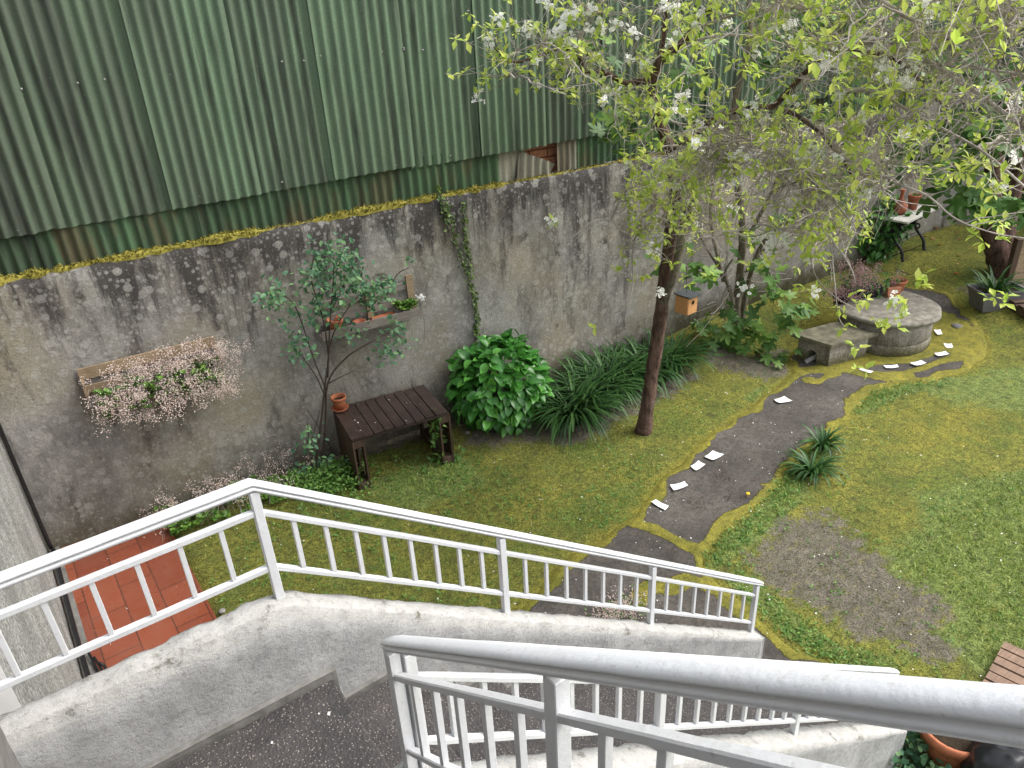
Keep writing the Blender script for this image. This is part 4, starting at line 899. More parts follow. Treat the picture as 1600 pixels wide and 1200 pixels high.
mains = [(tk, .088, .046),
 ([(1020, 118, 8.05), (1035, 92, 7.95), (1062, 70, 7.8), (1085, 45, 7.7), (1112, 8, 7.6), (1130, -40, 7.5)], .046, .022),
 ([(1021, 130, 8.05), (1033, 80, 8.1), (1040, 30, 8.1), (1045, -30, 8.1)], .035, .02),
 ([(1019, 125, 8.05), (1000, 128, 8.0), (976, 129, 7.95), (942, 112, 7.85), (910, 110, 7.8)], .036, .024),
 ([(910, 110, 7.8), (905, 88, 7.8), (888, 77, 7.8), (862, 80, 7.75), (837, 88, 7.7), (811, 97, 7.65), (790, 92, 7.6), (768, 70, 7.6)], .022, .006),
 ([(905, 86, 7.8), (905, 70, 7.8), (912, 48, 7.8), (930, 22, 7.8), (946, -10, 7.8)], .018, .01),
 ([(1052, 340, 8.25), (1030, 322, 8.2), (1012, 330, 8.1), (997, 352, 8.0), (988, 366, 7.95), (970, 360, 7.9), (955, 345, 7.9), (930, 345, 7.85), (905, 362, 7.8), (885, 380, 7.8)], .018, .005),
 ([(997, 352, 8.0), (988, 400, 7.9), (989, 440, 7.85), (982, 470, 7.8), (962, 489, 7.8), (925, 500, 7.8)], .009, .003),
 ([(840, 87, 7.7), (822, 102, 7.65), (800, 118, 7.6), (780, 122, 7.6)], .009, .004), ([(860, 80, 7.75), (840, 70, 7.7), (815, 78, 7.6), (795, 85, 7.6)], .008, .004),
 ([(1050, 240, 8.2), (1080, 215, 7.9), (1110, 190, 7.7), (1155, 172, 7.5), (1207, 167, 7.3), (1260, 190, 7.0), (1310, 240, 6.8), (1345, 300, 6.7)], .038, .01),
 ([(1207, 167, 7.3), (1225, 150, 7.2), (1262, 109, 7.1), (1300, 80, 7.0), (1360, 81, 6.9), (1412, 101, 6.8), (1450, 142, 6.7), (1480, 170, 6.6)], .028, .010),
 ([(1238, 250, 6.9), (1264, 279, 6.8), (1290, 302, 6.7), (1328, 346, 6.6), (1340, 375, 6.6)], .013, .005), ([(1110, 200, 7.7), (1160, 215, 7.3), (1200, 235, 7.0), (1238, 250, 6.9)], .016, .012),
 ([(1238, 250, 6.9), (1299, 372, 6.6), (1316, 396, 6.5), (1331, 422, 6.5), (1337, 442, 6.5)], .009, .004),
 ([(1290, 302, 6.7), (1300, 400, 6.55), (1305, 450, 6.5), (1312, 500, 6.5), (1335, 520, 6.5)], .008, .003), ([(1240, 260, 6.9), (1262, 330, 6.8), (1270, 420, 6.7), (1300, 460, 6.6), (1350, 490, 6.6)], .008, .003),
 ([(1404, 288, 6.5), (1448, 305, 6.4), (1486, 337, 6.3), (1515, 352, 6.3), (1560, 366, 6.3), (1600, 372, 6.3)], .008, .004), ([(1310, 240, 6.8), (1350, 262, 6.7), (1404, 288, 6.5)], .01, .008),
 ([(1360, -10, 6.4), (1410, 22, 6.4), (1442, 37, 6.4)], .02, .012), ([(1300, 80, 7.0), (1370, 62, 6.8), (1440, 52, 6.6), (1520, 45, 6.4), (1610, 28, 6.3)], .012, .010),
 ([(1300, 60, 7.0), (1380, 72, 6.8), (1431, 86, 6.6), (1506, 131, 6.4), (1560, 170, 6.3), (1620, 215, 6.2)], .018, .014), ([(1440, 80, 6.5), (1500, 65, 6.4), (1560, 45, 6.3), (1620, 20, 6.3)], .013, .010), ([(1480, 103, 6.5), (1550, 110, 6.4), (1620, 120, 6.3)], .011, .008),
 ([(1300, 140, 7.0), (1370, 145, 6.8), (1430, 180, 6.6), (1480, 205, 6.5), (1540, 240, 6.4), (1610, 300, 6.3)], .014, .008),
 ([(1062, 70, 7.8), (1130, 55, 7.6), (1200, 62, 7.3), (1260, 85, 7.1)], .014, .008), ([(1085, 45, 7.7), (1160, 20, 7.4), (1240, 12, 7.0), (1330, 25, 6.8)], .014, .008)]
lines = tree_parts(bt, mains, M['bark'])
def pix(L):
    q = (np.asarray(L)-C0) @ R; return CX-F*q[..., 0]/q[..., 2], CY+F*q[..., 1]/q[..., 2]
def pruned(L):                            # boughs the gardener cut back: keep the view to the table and lawn open
    x, y = pix(L); lim = np.interp(x, [700, 850, 930, 1000, 1100, 1200, 1300, 1360, 1400, 1500, 1560, 1700], [130, 130, 230, 400, 420, 420, 430, 380, 300, 292, 330, 330])
    return y < lim+RS.normal(0, 12, np.shape(y))
def seg_pts(lines, step=.06):
    out = []; tg = []
    for A in lines:
        for a, b in zip(A, A[1:]):
            n = max(1, int(np.linalg.norm(b-a)/step))
            for k in range(n): out.append(a+(b-a)*k/n); tg.append((b-a)/np.linalg.norm(b-a))
    return np.array(out), np.array(tg)
SPp, SPt = seg_pts(lines[1:]+[lines[0][-18:]])
# filling boughs: from the nearest limb towards points of the crown volume
def crown_target():
    while True:
        x = RS.uniform(880, 1660); y = RS.uniform(-140, 400)
        lim = np.interp(x, [880, 930, 980, 1040, 1150, 1250, 1400, 1500, 1660], [150, 200, 240, 290, 320, 380, 275, 270, 300])
        if y < lim: return D(x, y, RS.uniform(6.0, 8.6) if x < 1150 else RS.uniform(5.6, 7.6))
fills = []
for i in range(130):
    t = crown_target(); d2 = np.linalg.norm(SPp-t, axis=1); j = np.argmin(d2+RS.uniform(0, .25, len(d2))); a = SPp[j]
    L_ = np.linalg.norm(t-a); mid = (a+t)/2+RS.normal(size=3)*.12*L_+np.array([0, 0, .16*L_]); q = np.array([(1-u_)**2*a+2*u_*(1-u_)*mid+u_*u_*t for u_ in np.linspace(0, 1, 10)]); q[1:-1] += RS.normal(size=(8, 3))*.018; fills.append(q)
for i in range(66):                       # low hanging boughs towards the wall and the well
    if i % 4: t = D(RS.uniform(1060, 1400), RS.uniform(235, 400), RS.uniform(6.4, 8.2))
    else: t = D(RS.uniform(925, 1050), RS.uniform(280, 430), RS.uniform(7.4, 8.3))
    x_, y_ = pix(t)
    if x_ > 1360 and y_ > 330: continue
    d2 = np.linalg.norm(SPp-t, axis=1)+.6*np.maximum(0, t[2]-SPp[:, 2]+.1); j = np.argmin(d2+RS.uniform(0, .3, len(d2))); a = SPp[j]
    L_ = np.linalg.norm(t-a); mid = (a+t)/2+RS.normal(size=3)*.15*L_+np.array([0, 0, .25*L_]); q = np.array([(1-u_)**2*a+2*u_*(1-u_)*mid+u_*u_*t for u_ in np.linspace(0, 1, 10)]); q[1:-1] += RS.normal(size=(8, 3))*.02; fills.append(q)
fills = np.array(fills)
tw = MB(); tw.tubes(fills, RS.uniform(.006, .013, len(fills)), .004, 5)
def spawn(src_p, src_t, n, l0, l1, k, wig, grav, side=.9):
    d = src_t/(np.linalg.norm(src_t, axis=1)[:, None]+1e-9)*RS.uniform(.1, .9, (n, 1))+rdir(n)*side; return walk(src_p, d, RS.uniform(l0, l1, n), k, wig, grav)
ids = RS.randint(0, len(SPp), 620); w0 = spawn(SPp[ids], SPt[ids], 620, .2, .7, 8, .22, -.03)
p_, t_ = on(fills, 2150); w1 = spawn(p_, t_, 2150, .18, .65, 8, .25, -.05)
w0 = w0[pruned(w0[:, -1])]; w1 = w1[pruned(w1[:, -1])]
tw.tubes(np.concatenate([w0, w1]), .0042, .0022, 3)
allw = np.concatenate([w0, w1]); p_, t_ = on(allw, 2200); w2 = spawn(p_, t_, 2200, .06, .26, 5, .3, -.04); w2 = w2[pruned(w2[:, -1])]; tw.tubes(w2, .0026, .0014, 3)
tw.build('twigs', M['twig'], bt)
# rosettes of leaves on spurs
def clusters(P_, nl, s0, s1, tmpl, mb, upb=1.2):
    c = np.repeat(P_, nl, 0); n = len(c); d = rdir(n, .15); mb.inst(*tmpl, c+d*.008, frames(d, np.array([0, 0, upb])+rdir(n)*.5), RS.uniform(s0, s1, n))
c1, _ = on(w2, 1100, .5); c2 = allw[:, -1][RS.rand(len(allw)) < .5]; c3 = w2[:, -1][RS.rand(len(w2)) < .26]
lowtips = [(775, 55), (765, 45), (755, 40), (785, 85), (775, 100), (760, 118), (750, 122), (830, 50), (850, 45), (862, 60), (878, 45), (905, 78), (885, 82), (860, 98), (862, 346), (870, 135), (890, 145), (885, 155), (1000, 375), (985, 405), (995, 440), (975, 395), (1010, 430), (962, 425), (1075, 440), (1090, 395), (1110, 430), (1325, 515), (1375, 500), (1385, 510), (1395, 505), (1320, 480), (1340, 465), (1360, 470), (1250, 450), (1275, 455), (1430, 440), (1440, 437), (1415, 475), (1270, 370), (1280, 385), (1255, 372), (1275, 405), (1535, 340), (1545, 355), (1560, 345), (1530, 365), (1575, 375), (1340, 545), (1335, 575), (1400, 470), (1405, 490), (930, 515), (1555, 465), (1562, 470)]
lt = np.concatenate([D(x, y, 7.6 if x < 950 else (7.9 if x < 1150 else 6.5))+RS.normal(size=(2, 3))*.03 for x, y in lowtips])
c1 = np.concatenate([c1, c2, c3]); x_, y_ = pix(c1); low = (y_ > 215) & (x_ > 1090) & (x_ < 1420); dk_ = (x_ > 1460) & (y_ > 40) & (y_ < 240); c1 = c1[RS.rand(len(c1)) < np.where(low, .52, np.where(dk_, .35, np.where(x_ > 1120, .72, .85)))]
cc = np.concatenate([c1, lt]); mb = MB(); clusters(cc, 4, .048, .102, leaf_t(.58, .15, .15, 2), mb); mb.build('leaves', M['leaf'], bt)
FLW = []
V = []; Fq = []
for k in range(5):
    a = 2*math.pi*k/5; c_, s_ = math.cos(a), math.sin(a); b = len(V)
    for (r_, w_, z_) in ((.08, 0, 0), (.6, -.42, .10), (1., 0, .20), (.6, .42, .10)): V.append((c_*r_-s_*w_, s_*r_+c_*w_, z_))
    Fq.append([b, b+1, b+2, b+3])
fsel = cc[RS.rand(len(cc)) < .05]
bl = [(745, 150), (765, 62), (785, 40), (820, 42), (832, 48), (865, 55), (878, 40), (893, 60), (885, 25), (900, 20), (870, 50), (1062, 155), (1075, 172), (1070, 148), (1165, 178), (1130, 218), (1150, 240), (1175, 250), (1212, 372), (1205, 385), (1222, 378), (1160, 450), (1030, 457), (1285, 85), (1290, 98), (1375, 100), (1415, 128), (1410, 125), (1300, 318), (1585, 250), (1145, 325), (1100, 235), (1270, 78), (1320, 345), (860, 342), (940, 40), (960, 38), (920, 45), (990, 50), (925, 15), (1048, 62), (1040, 8), (1055, 5), (1235, 40), (1440, 20), (1262, 240), (1250, 238)]
bp = np.array([D(x, y, 7.6 if x < 950 else (7.7 if x < 1150 else 6.7)) for x, y in bl])
fc = np.concatenate([np.repeat(bp, 15, 0)+RS.normal(size=(len(bp)*15, 3))*.030, np.repeat(fsel, 11, 0)+RS.normal(size=(len(fsel)*11, 3))*.022])
vw = C0-fc; vw /= np.linalg.norm(vw, axis=1)[:, None]
mb = MB(); fr = frames(rdir(len(fc)), rdir(len(fc), .8)+vw*.5); mb.inst(V, Fq, fc, fr, RS.uniform(.019, .029, len(fc))); mb.build('blossoms', M['petal'], bt)
# lichen-grey second stem beside the trunk
mb = MB(); A = smooth_line(D3([(1034, 490, 8.42), (1044, 455, 8.3), (1055, 425, 8.2), (1062, 390, 8.2), (1068, 350, 8.2), (1085, 300, 8.2), (1105, 255, 8.15)]), 6); mb.tube(A, np.linspace(.042, .050, len(A)), 9, bump=.2); mb.build('lichen_stem', M['bark2'], bt, True)
# birdhouses
def birdhouse(label, c, yaw, w_, h_, mat, hole=True):
    T = thing('birdhouse', label, 'birdhouse', c, 'wooden birdhouses'); a = np.array([[math.cos(yaw), math.sin(yaw), 0], [-math.sin(yaw), math.cos(yaw), 0], [0, 0, 1.]])
    c = np.asarray(c, float); mb = MB(); mb.box(c, (w_, w_*.9, h_), a); bo = mb.build('box', mat, T)
    mb = MB(); mb.box(c+np.array([0, 0, h_/2+.012])+a[0]*.01, (w_*1.28, w_*1.0, .014), a); mb.build('roof', M['slate'], T)
    if hole: mb = MB(); mb.lathe(c+a[0]*(w_/2+.001)+np.array([0, 0, h_*.18]), [(.024, 0), (.024, .004), (.001, .004)], 16, ax=np.array([a[1], a[2], a[0]])); mb.build('entrance_hole', M['black'], T)
    mb = MB(); mb.tube([c+np.array([0, 0, h_/2+.01]), c+np.array([-.01, .02, h_/2+.32])], .003, 4); mb.build('wire', M['black'], T); return T
vd = ray(1070, 475); yv = math.atan2(vd[1], vd[0])
birdhouse('orange wooden birdhouse with a dark roof hanging beside the tree trunk', D(1072, 474, 8.3), yv-rad(90+38), .19, .21, M['orange'])
birdhouse('reddish wooden birdhouse high on the trunk among the branches', D(1082, 276, 8.35), yv-rad(90+70), .16, .21, M['terra'], hole=False)
# fig tree
f0 = G(1150, 520); ft = thing('fig_tree', 'many-stemmed fig tree with large lobed leaves between trunk and well', 'tree', f0)
fr_ = math.hypot(f0[0], f0[1])
fm = [([tuple(f0), tuple(D(1152, 470, fr_-.02)), tuple(D(1156, 430, fr_-.05)), tuple(D(1160, 380, fr_-.2)), tuple(D(1158, 330, fr_-.4)), tuple(D(1150, 260, fr_-.6)), tuple(D(1148, 165, fr_-.8)), tuple(D(1165, 95, fr_-.9)), tuple(D(1172, 42, fr_-1)), tuple(D(1170, -20, fr_-1))], .085, .04),
 ([(1140, 515, fr_-.1), (1146, 470, fr_-.1), (1130, 430, fr_-.1), (1100, 380, fr_), (1075, 320, fr_)], .04, .015), ([(1158, 515, fr_), (1166, 460, fr_), (1178, 410, fr_-.2), (1200, 370, fr_-.3), (1240, 340, fr_-.3), (1290, 300, fr_-.3), (1330, 250, fr_-.2)], .055, .02),
 ([(1148, 480, fr_-.1), (1138, 450, fr_-.2), (1133, 425, fr_-.3), (1145, 405, fr_-.3)], .03, .02), ([(1165, 425, fr_), (1200, 385, fr_-.2), (1260, 350, fr_-.4), (1310, 330, fr_-.6), (1370, 300, fr_-.7), (1400, 290, fr_-.7)], .03, .012),
 ([(1150, 400, fr_-.1), (1180, 350, fr_-.2), (1215, 280, fr_-.4), (1240, 200, fr_-.5), (1265, 110, fr_-.5), (1290, 30, fr_-.5)], .04, .02), ([(1133, 500, fr_-.2), (1128, 470, fr_-.2), (1140, 440, fr_-.2)], .025, .02),
 ([(1130, 440, fr_-.1), (1110, 330, fr_), (1130, 230, fr_), (1150, 170, fr_-.3)], .035, .025)]
fm = [(a_, b_*.78, c_*.78) for a_, b_, c_ in fm]
flines = tree_parts(ft, fm, M['bark3'])
fb = [(1105, 510, 5), (1120, 515, 6), (1140, 505, 8), (1160, 520, 8), (1175, 510, 8), (1190, 530, 8), (1150, 540, 7), (1140, 560, 5), (1180, 560, 5), (1210, 545, 7), (1130, 530, 5), (1200, 575, 4), (1230, 490, 5), (1245, 480, 5), (1215, 470, 5), (1200, 450, 5), (1190, 420, 5), (1180, 405, 4), (1060, 410, 5), (1085, 425, 5), (1025, 415, 4), (1230, 510, 4), (1330, 300, 5), (1310, 290, 5), (1180, 370, 4), (1215, 355, 4), (970, 195, 7), (955, 205, 6), (990, 190, 5), (940, 85, 5), (925, 78, 4), (1035, 200, 5), (1060, 215, 4), (1280, 35, 9), (1300, 60, 10), (1320, 30, 10), (1260, 20, 8), (1345, 70, 8), (1240, 60, 6), (1310, 100, 6), (1330, 10, 8), (1380, 20, 7), (1400, 60, 5), (1090, 60, 4), (1070, 90, 4), (1200, 30, 5), (1020, 70, 4), (1180, 90, 4), (1400, 35, 5), (1225, 165, 3), (1085, 120, 4), (1270, 230, 4), (1250, 160, 4), (1330, 170, 4)]
L = []; 
for x, y, n in fb: 
    rr_ = (fr_-.45 if y > 350 and x > 1090 else (9.2 if x < 1100 else fr_-.8)); L.append(D(x, y, rr_)+RS.normal(size=(int(n*1.6), 3))*np.array([.13, .13, .10]))
L = np.concatenate(L); n = len(L); vw = C0-L; vw /= np.linalg.norm(vw, axis=1)[:, None]; d = rdir(n); d[:, 2] -= .4
mb = MB(); mb.inst(*FIG, L, frames(d, np.array([0, 0, 1.])+vw*.4+rdir(n)*.35), RS.uniform(.13, .24, n)); mb.build('leaves', M['fig'], ft)
mb = MB(); idp, idt = seg_pts(flines[1:]); k = RS.randint(0, len(idp), 160); wt = spawn(idp[k], idt[k], 160, .3, 1., 7, .15, .02); mb.tubes(wt, .006, .003, 4); mb.build('twigs', M['twig'], ft)
# right tree
r0_ = G(1575, 428); rr0 = math.hypot(r0_[0], r0_[1]); rtT = thing('old_tree', 'dark leaning trunk at the right edge beside the slatted wooden box', 'tree', r0_)
tree_parts(rtT, [([tuple(r0_-np.array([0, 0, .1])), tuple(D(1560, 400, rr0)), tuple(D(1551, 360, rr0-.1)), tuple(D(1548, 320, rr0-.2)), tuple(D(1552, 270, rr0-.3)), tuple(D(1560, 200, rr0-.4)), tuple(D(1580, 100, rr0-.5))], .20, .10),
 ([(1572, 400, rr0+.1), (1578, 330, rr0+.2), (1595, 260, rr0+.2), (1605, 200, rr0)], .13, .08), ([(1555, 230, rr0-.3), (1520, 180, rr0-.4), (1490, 120, rr0-.5), (1500, 40, rr0-.5)], .05, .02)], M['bark'])
L = []
for x, y, n in [(1545, 322, 7), (1560, 335, 6), (1530, 310, 5), (1510, 295, 7), (1490, 285, 6), (1500, 310, 4), (1590, 325, 5), (1450, 240, 8), (1480, 115, 9), (1500, 125, 8), (1530, 130, 6), (1520, 180, 8), (1545, 200, 10), (1560, 215, 8), (1530, 225, 8), (1440, 120, 6), (1590, 130, 5), (1580, 190, 6), (1415, 250, 7), (1450, 200, 6)]: L.append(D(x, y, rr0-1.4)+RS.normal(size=(int(n*1.5), 3))*np.array([.17, .17, .12]))
L = np.concatenate(L); n = len(L); vw = C0-L; vw /= np.linalg.norm(vw, axis=1)[:, None]; d = rdir(n); d[:, 2] -= .4
mb = MB(); mb.inst(*FIG, L, frames(d, np.array([0, 0, 1.])+vw*.5+rdir(n)*.35), RS.uniform(.2, .36, n)); mb.build('leaves', M['fig'], rtT)
wt = spawn(np.repeat([D(1555, 180, rr0-.4)], 60, 0)+RS.normal(size=(60, 3))*.25, np.repeat([[-.4, -.2, .2]], 60, 0), 60, .6, 2.2, 9, .15, -.03); mb = MB(); mb.tubes(wt, .012, .004, 4); mb.build('twigs', M['twig'], rtT)
# ------------------------------------------------------------------ marble table, vases
a, b, c_ = P(1418, 349, 1.22), P(1468, 325, 1.22), P(1378, 339, 1.22); e1 = b-a; L1 = np.linalg.norm(e1); e1 /= L1; e2 = np.array([-e1[1], e1[0], 0]); L2 = .62
mt = thing('marble_table', 'pale marble table top on ornate black iron legs by the far wall', 'table', a+e1*L1/2+e2*L2/2-np.array([0, 0, .72]))
cm = a+e1*L1/2+e2*L2/2; mb = MB(); mb.box(cm, (L1, L2, .03), np.array([e1, e2, zz])); mb.build('table_top', M['marble'], mt)
gz_ = float(gh(cm[0], cm[1]))
for k in (.16, .84):
    o = a+e1*L1*k-np.array([0, 0, .02]); mb = MB()
    for sg in (-1, 1):
        q0 = o+e2*(L2/2+sg*.06); qs = [q0+e2*sg*.16, q0+e2*sg*.05-zz*.10, q0-e2*sg*.04-zz*.24, q0+e2*sg*.03-zz*.38, q0+e2*sg*.16-zz*.52, q0+e2*sg*.20-zz*.66, q0+e2*sg*.23-zz*.71]; mb.tube(smooth_line(qs, 6), .027, 7)
        for (zc, rc) in ((-.12, .05), (-.30, .04)):
            ce = q0+e2*sg*.02+zz*zc; mb.tube([ce+e2*math.cos(t)*rc+zz*math.sin(t)*rc for t in np.linspace(0, 5.4, 12)], .015, 5)
    mb.tube([o+e2*L2*.12, o+e2*L2*.88], .015, 6); mb.build('iron_leg_frame', M['iron'], mt, True)
mb = MB(); mb.tube([a+e1*L1*.16+e2*L2/2-zz*.30, a+e1*L1*.84+e2*L2/2-zz*.30], .014, 6); mb.build('stretcher', M['iron'], mt)
v1 = P(1404, 334, 1.235); T = thing('clay_vase', 'narrow-necked red clay jug on the marble table', 'vase', v1); mb = MB(); mb.lathe(v1, [(.07, 0), (.12, .06), (.125, .12), (.09, .2), (.035, .27), (.03, .36), (.05, .42), (.04, .42)], 22); mb.build('jug_body', M['clay'], T, True)
v2 = P(1425, 327, 1.235); pot('clay_pot', 'brown clay pot holding a small succulent on the marble table', 'flower pot', v2, .07, .10, .26, M['clay'])
su = thing('succulent', 'pale small succulent in the brown pot on the marble table', 'plant', v2+zz*.2); mb = MB(); rosettes(mb, v2+zz*.22+RS.normal(size=(6, 3))*.03, 8, .05, .09, LF); mb.build('leaves', M['pride'], su)
mb = MB()
bn = thing('wooden_bench', 'low dark plank bench behind the marble table legs', 'bench', cm+e2*.15-zz*.6)
for k in range(3): mb.box(cm+e2*.42+e1*.28+zz*(-.36-.11*k), (1.3, .03, .07), np.array([e1, e2, zz]), .003)
mb.build('slats', M['greywood'], bn); mb = MB(); mb.box(cm+e2*.40+e1*.28-zz*.45, (.05, .04, .5), np.array([e1, e2, zz])); mb.build('leg', M['greywood'], bn)
# on the well lid
lidz = .585
tr = thing('planting_trough', 'black trough planted with pink sedum on the well lid', 'planter', P(1345, 462, lidz)); q = P(1345, 462, lidz); av = P(1385, 459, lidz)-P(1305, 466, lidz); av /= np.linalg.norm(av); bv = np.array([-av[1], av[0], 0])
mb = MB(); mb.box(q+zz*.09, (.56, .24, .17), np.array([av, bv, zz])); mb.build('trough_box', M['black'], tr)
sd_ = thing('sedum', 'mass of dusty pink sedum flowers in the black trough on the well', 'plant', q+zz*.18); mb = MB()
L = q+zz*.30+(RS.normal(size=(46, 3))*np.array([.24, .14, .10])) @ np.array([av, bv, zz]); L = np.repeat(L, 46, 0)+RS.normal(size=(46*46, 3))*np.array([.045, .045, .03]); cloud(mb, L, .010, .024); mb.build('flowers', M['pink2'], sd_)
mb = MB(); c__ = q+zz*.2+(RS.normal(size=(90, 3))*np.array([.25, .14, .07])) @ np.array([av, bv, zz]); clusters(c__, 6, .03, .07, LF, mb); mb.build('leaves', M['laurel'], sd_)
pot('terracotta_pot', 'shallow terracotta pot behind the brick on the well lid', 'flower pot', P(1401, 452, lidz), .10, .12, .16)
bk = thing('brick', 'single orange brick leaning on the pot on the well lid', 'brick', P(1394, 455, lidz)); q = P(1394, 463, lidz); mb = MB(); mb.box(q+zz*.09, (.21, .07, .11), np.array([av, bv, zz]), .002); mb.build('brick_block', M['brick'], bk)
mb = MB(); mb.box(q+zz*.02+bv*.02, (.2, .14, .045), np.array([av, bv, zz]), .002); mb.build('brick_base', M['brick'], bk)
sm2 = thing('sedum', 'small patch of pink sedum at the left end of the well lid', 'plant', P(1318, 440, lidz)); mb = MB(); L = P(1313, 470, lidz)+zz*.12+RS.normal(size=(900, 3))*np.array([.12, .12, .06]); cloud(mb, L, .010, .022); mb.build('flowers', M['pink2'], sm2); pot_ = MB(); pot_.lathe(P(1313, 472, lidz), [(.10, 0), (.13, .12), (.11, .12), (.02, .08)], 20); pot_.build('bowl', M['black'], sm2)
# grey planter, wooden box and pallets at right
q = G(1552, 480); pl_ = thing('grey_planter', 'grey rectangular plastic planter with long green leaves below the dark trunk', 'planter', q); ax = np.array([av, bv, zz])
mb = MB(); hw_, hd, hh = .36, .20, .30; Vp = []
for (k, z) in ((.80, 0), (1., hh), (1.06, hh), (1.06, hh+.03), (.96, hh+.03), (.93, hh-.04)):
    for sx, sy in ((-1, -1), (1, -1), (1, 1), (-1, 1)): Vp.append(q+av*sx*hw_*k+bv*sy*hd*k+zz*z)
mb.add(Vp, [[i*4+j, i*4+(j+1) % 4, (i+1)*4+(j+1) % 4, (i+1)*4+j] for i in range(5) for j in range(4)]+[[3, 2, 1, 0]]); mb.build('planter_box', M['grey'], pl_)
mb = MB(); mb.box(q+zz*(hh-.06), (hw_*1.8, hd*1.8, .04), ax); mb.build('soil', M['soil'], pl_)
agap(q+zz*.25-av*.05, 55, .5, 'long-leaved plant growing in the grey plastic planter', wd=.035, bend=.7)
q = G(1572, 448); wb = thing('wooden_box', 'slatted pale wooden box with a dark corner post at the right edge', 'box', q+np.array([.6, -.2, 0])); mb = MB(); mb.box(q+zz*.38, (.10, .10, .84), ax); mb.build('corner_post', M['sidewood'], wb)
for k in range(5):
    mb = MB(); mb.box(q+av*.62+zz*(.14+.155*k), (1.1, .03, .145), ax, .003); mb.build('slat', M['tanwood'], wb)
mb = MB(); mb.box(q+av*1.2+zz*.38, (.10, .10, .84), ax); mb.build('corner_post', M['sidewood'], wb)
for k in range(4):
    mb = MB(); mb.box(q+av*1.2+bv*.45+zz*(.14+.155*k), (.03, .8, .145), ax, .003); mb.build('slat', M['tanwood'], wb)
q = G(1592, 492); wp = thing('pallet', 'dark wooden pallet lying low at the right edge next to the grey planter', 'pallet', q)
for k in range(4): mb = MB(); mb.box(q+av*(.40)+bv*(-.25+.2*k)+zz*.16, (.9, .12, .025), ax, .003); mb.build('deck_board', M['sidewood'], wp)
for k in (0, .4, .8): mb = MB(); mb.box(q+av*k+bv*.05+zz*.08, (.09, .8, .12), ax, .003); mb.build('bearer', M['sidewood'], wp)
# deck bottom right
a, b, c_ = P(1528, 1072), P(1563, 1008), P(1600, 1033); e1 = b-a; w1_ = np.linalg.norm(e1); e1 /= w1_; e2 = c_-b; e2 -= e1*np.dot(e1, e2); e2 /= np.linalg.norm(e2); dk = thing('wooden_deck', 'flat brown slatted wooden duckboard on the grass at the lower right', 'duckboard', a+e2*.5)
pw = .105
for k in range(8): mb = MB(); mb.box(b-e1*(.05+pw*k)+e2*.72+zz*(.055), (1.4, pw-.016, .022), np.array([e2, e1, zz]), .002); mb.build('deck_board', M['deckwood'], dk)
for k in (.12, .72, 1.3): mb = MB(); mb.box(b-e1*.42+e2*k+zz*.025, (.07, .84, .036), np.array([e2, e1, zz])); mb.build('bearer', M['deckwood'], dk)
# pot, plants and bag bottom right
q = P(1478, 1182, .02); pot('terracotta_pot', 'large wide terracotta pot beside the black bag at the bottom right', 'flower pot', q, .17, .22, .34)
q2 = P(1425, 1175, .1); gp_ = thing('potted_plant', 'leafy green plant left of the large terracotta pot', 'plant', P(1425, 1185)); n = 420; mb = MB(); L = q2+RS.normal(size=(n, 3))*np.array([.17, .13, .08]); mb.inst(*LFR, L, frames(rdir(n, .3), rdir(n, 2.)), RS.uniform(.04, .075, n)); mb.build('leaves', M['rose'], gp_)
mb = MB(); mb.tubes(walk(np.repeat([q2-zz*.12], 20, 0), rdir(20, 1.), np.full(20, .25), 5, .1, 0), .003, .002); mb.build('stems', M['twig'], gp_)
q = P(1600, 1215, .3); bg_ = thing('plastic_bag', 'glossy crumpled black plastic bag at the bottom right corner', 'bag', q-zz*.3); V = []; nu, nv = 64, 36
for j in range(nv+1):
    for i in range(nu):
        th = 2*math.pi*i/nu; ph = math.pi*j/nv; d = np.array([math.sin(ph)*math.cos(th), math.sin(ph)*math.sin(th), math.cos(ph)]); r_ = 1+.16*abs(n3(d[0]*2.2, d[1]*2.2, d[2]*1.0+3))+.10*abs(n3(d[0]*5, d[1]*5, d[2]*3))
        V.append(q+d*r_*np.array([.36, .34, .30])-zz*.08)
mesh('bag_skin', V, [[j*nu+i, (j+1)*nu+i, (j+1)*nu+(i+1) % nu, j*nu+(i+1) % nu] for j in range(nv) for i in range(nu)], M['black'], bg_, True)
# ------------------------------------------------------------------ papers on the path
PP = [([(45, 1040), (63, 1030), (120, 1058), (103, 1075)], 'white paper sheet lying nearest the stairs, first of the row on the path'), ([(125, 968), (185, 953), (201, 970), (140, 990)], 'white paper sheet second nearest the stairs on the path'),
 ([(210, 890), (243, 866), (272, 882), (233, 908)], 'squarish white paper sheet third along the path from the stairs'), ([(268, 845), (303, 820), (350, 836), (305, 860)], 'white paper sheet with curled corners, fourth along the path from the stairs'),
 ([(558, 610), (600, 596), (634, 615), (578, 624)], 'lone white paper sheet in the middle stretch of the path'), ([(908, 483), (922, 479), (970, 492), (955, 500)], 'narrow-looking white paper sheet where path meets the well ring, nearest the box'),
 ([(1013, 464), (1070, 461), (1078, 471), (1028, 476)], 'white paper sheet on the ring right of the narrow-looking one'), ([(1123, 457), (1170, 446), (1192, 457), (1152, 469)], 'white paper sheet directly in front of the well wall'),
 ([(1222, 423), (1268, 414), (1286, 426), (1240, 435)], 'white paper sheet at the front right of the well'), ([(1262, 376), (1296, 377), (1304, 392), (1275, 395)], 'white paper sheet on moss at the right side of the well'), ([(1221, 323), (1248, 321), (1258, 340), (1236, 343)], 'white paper sheet farthest along the ring, tight against the well')]
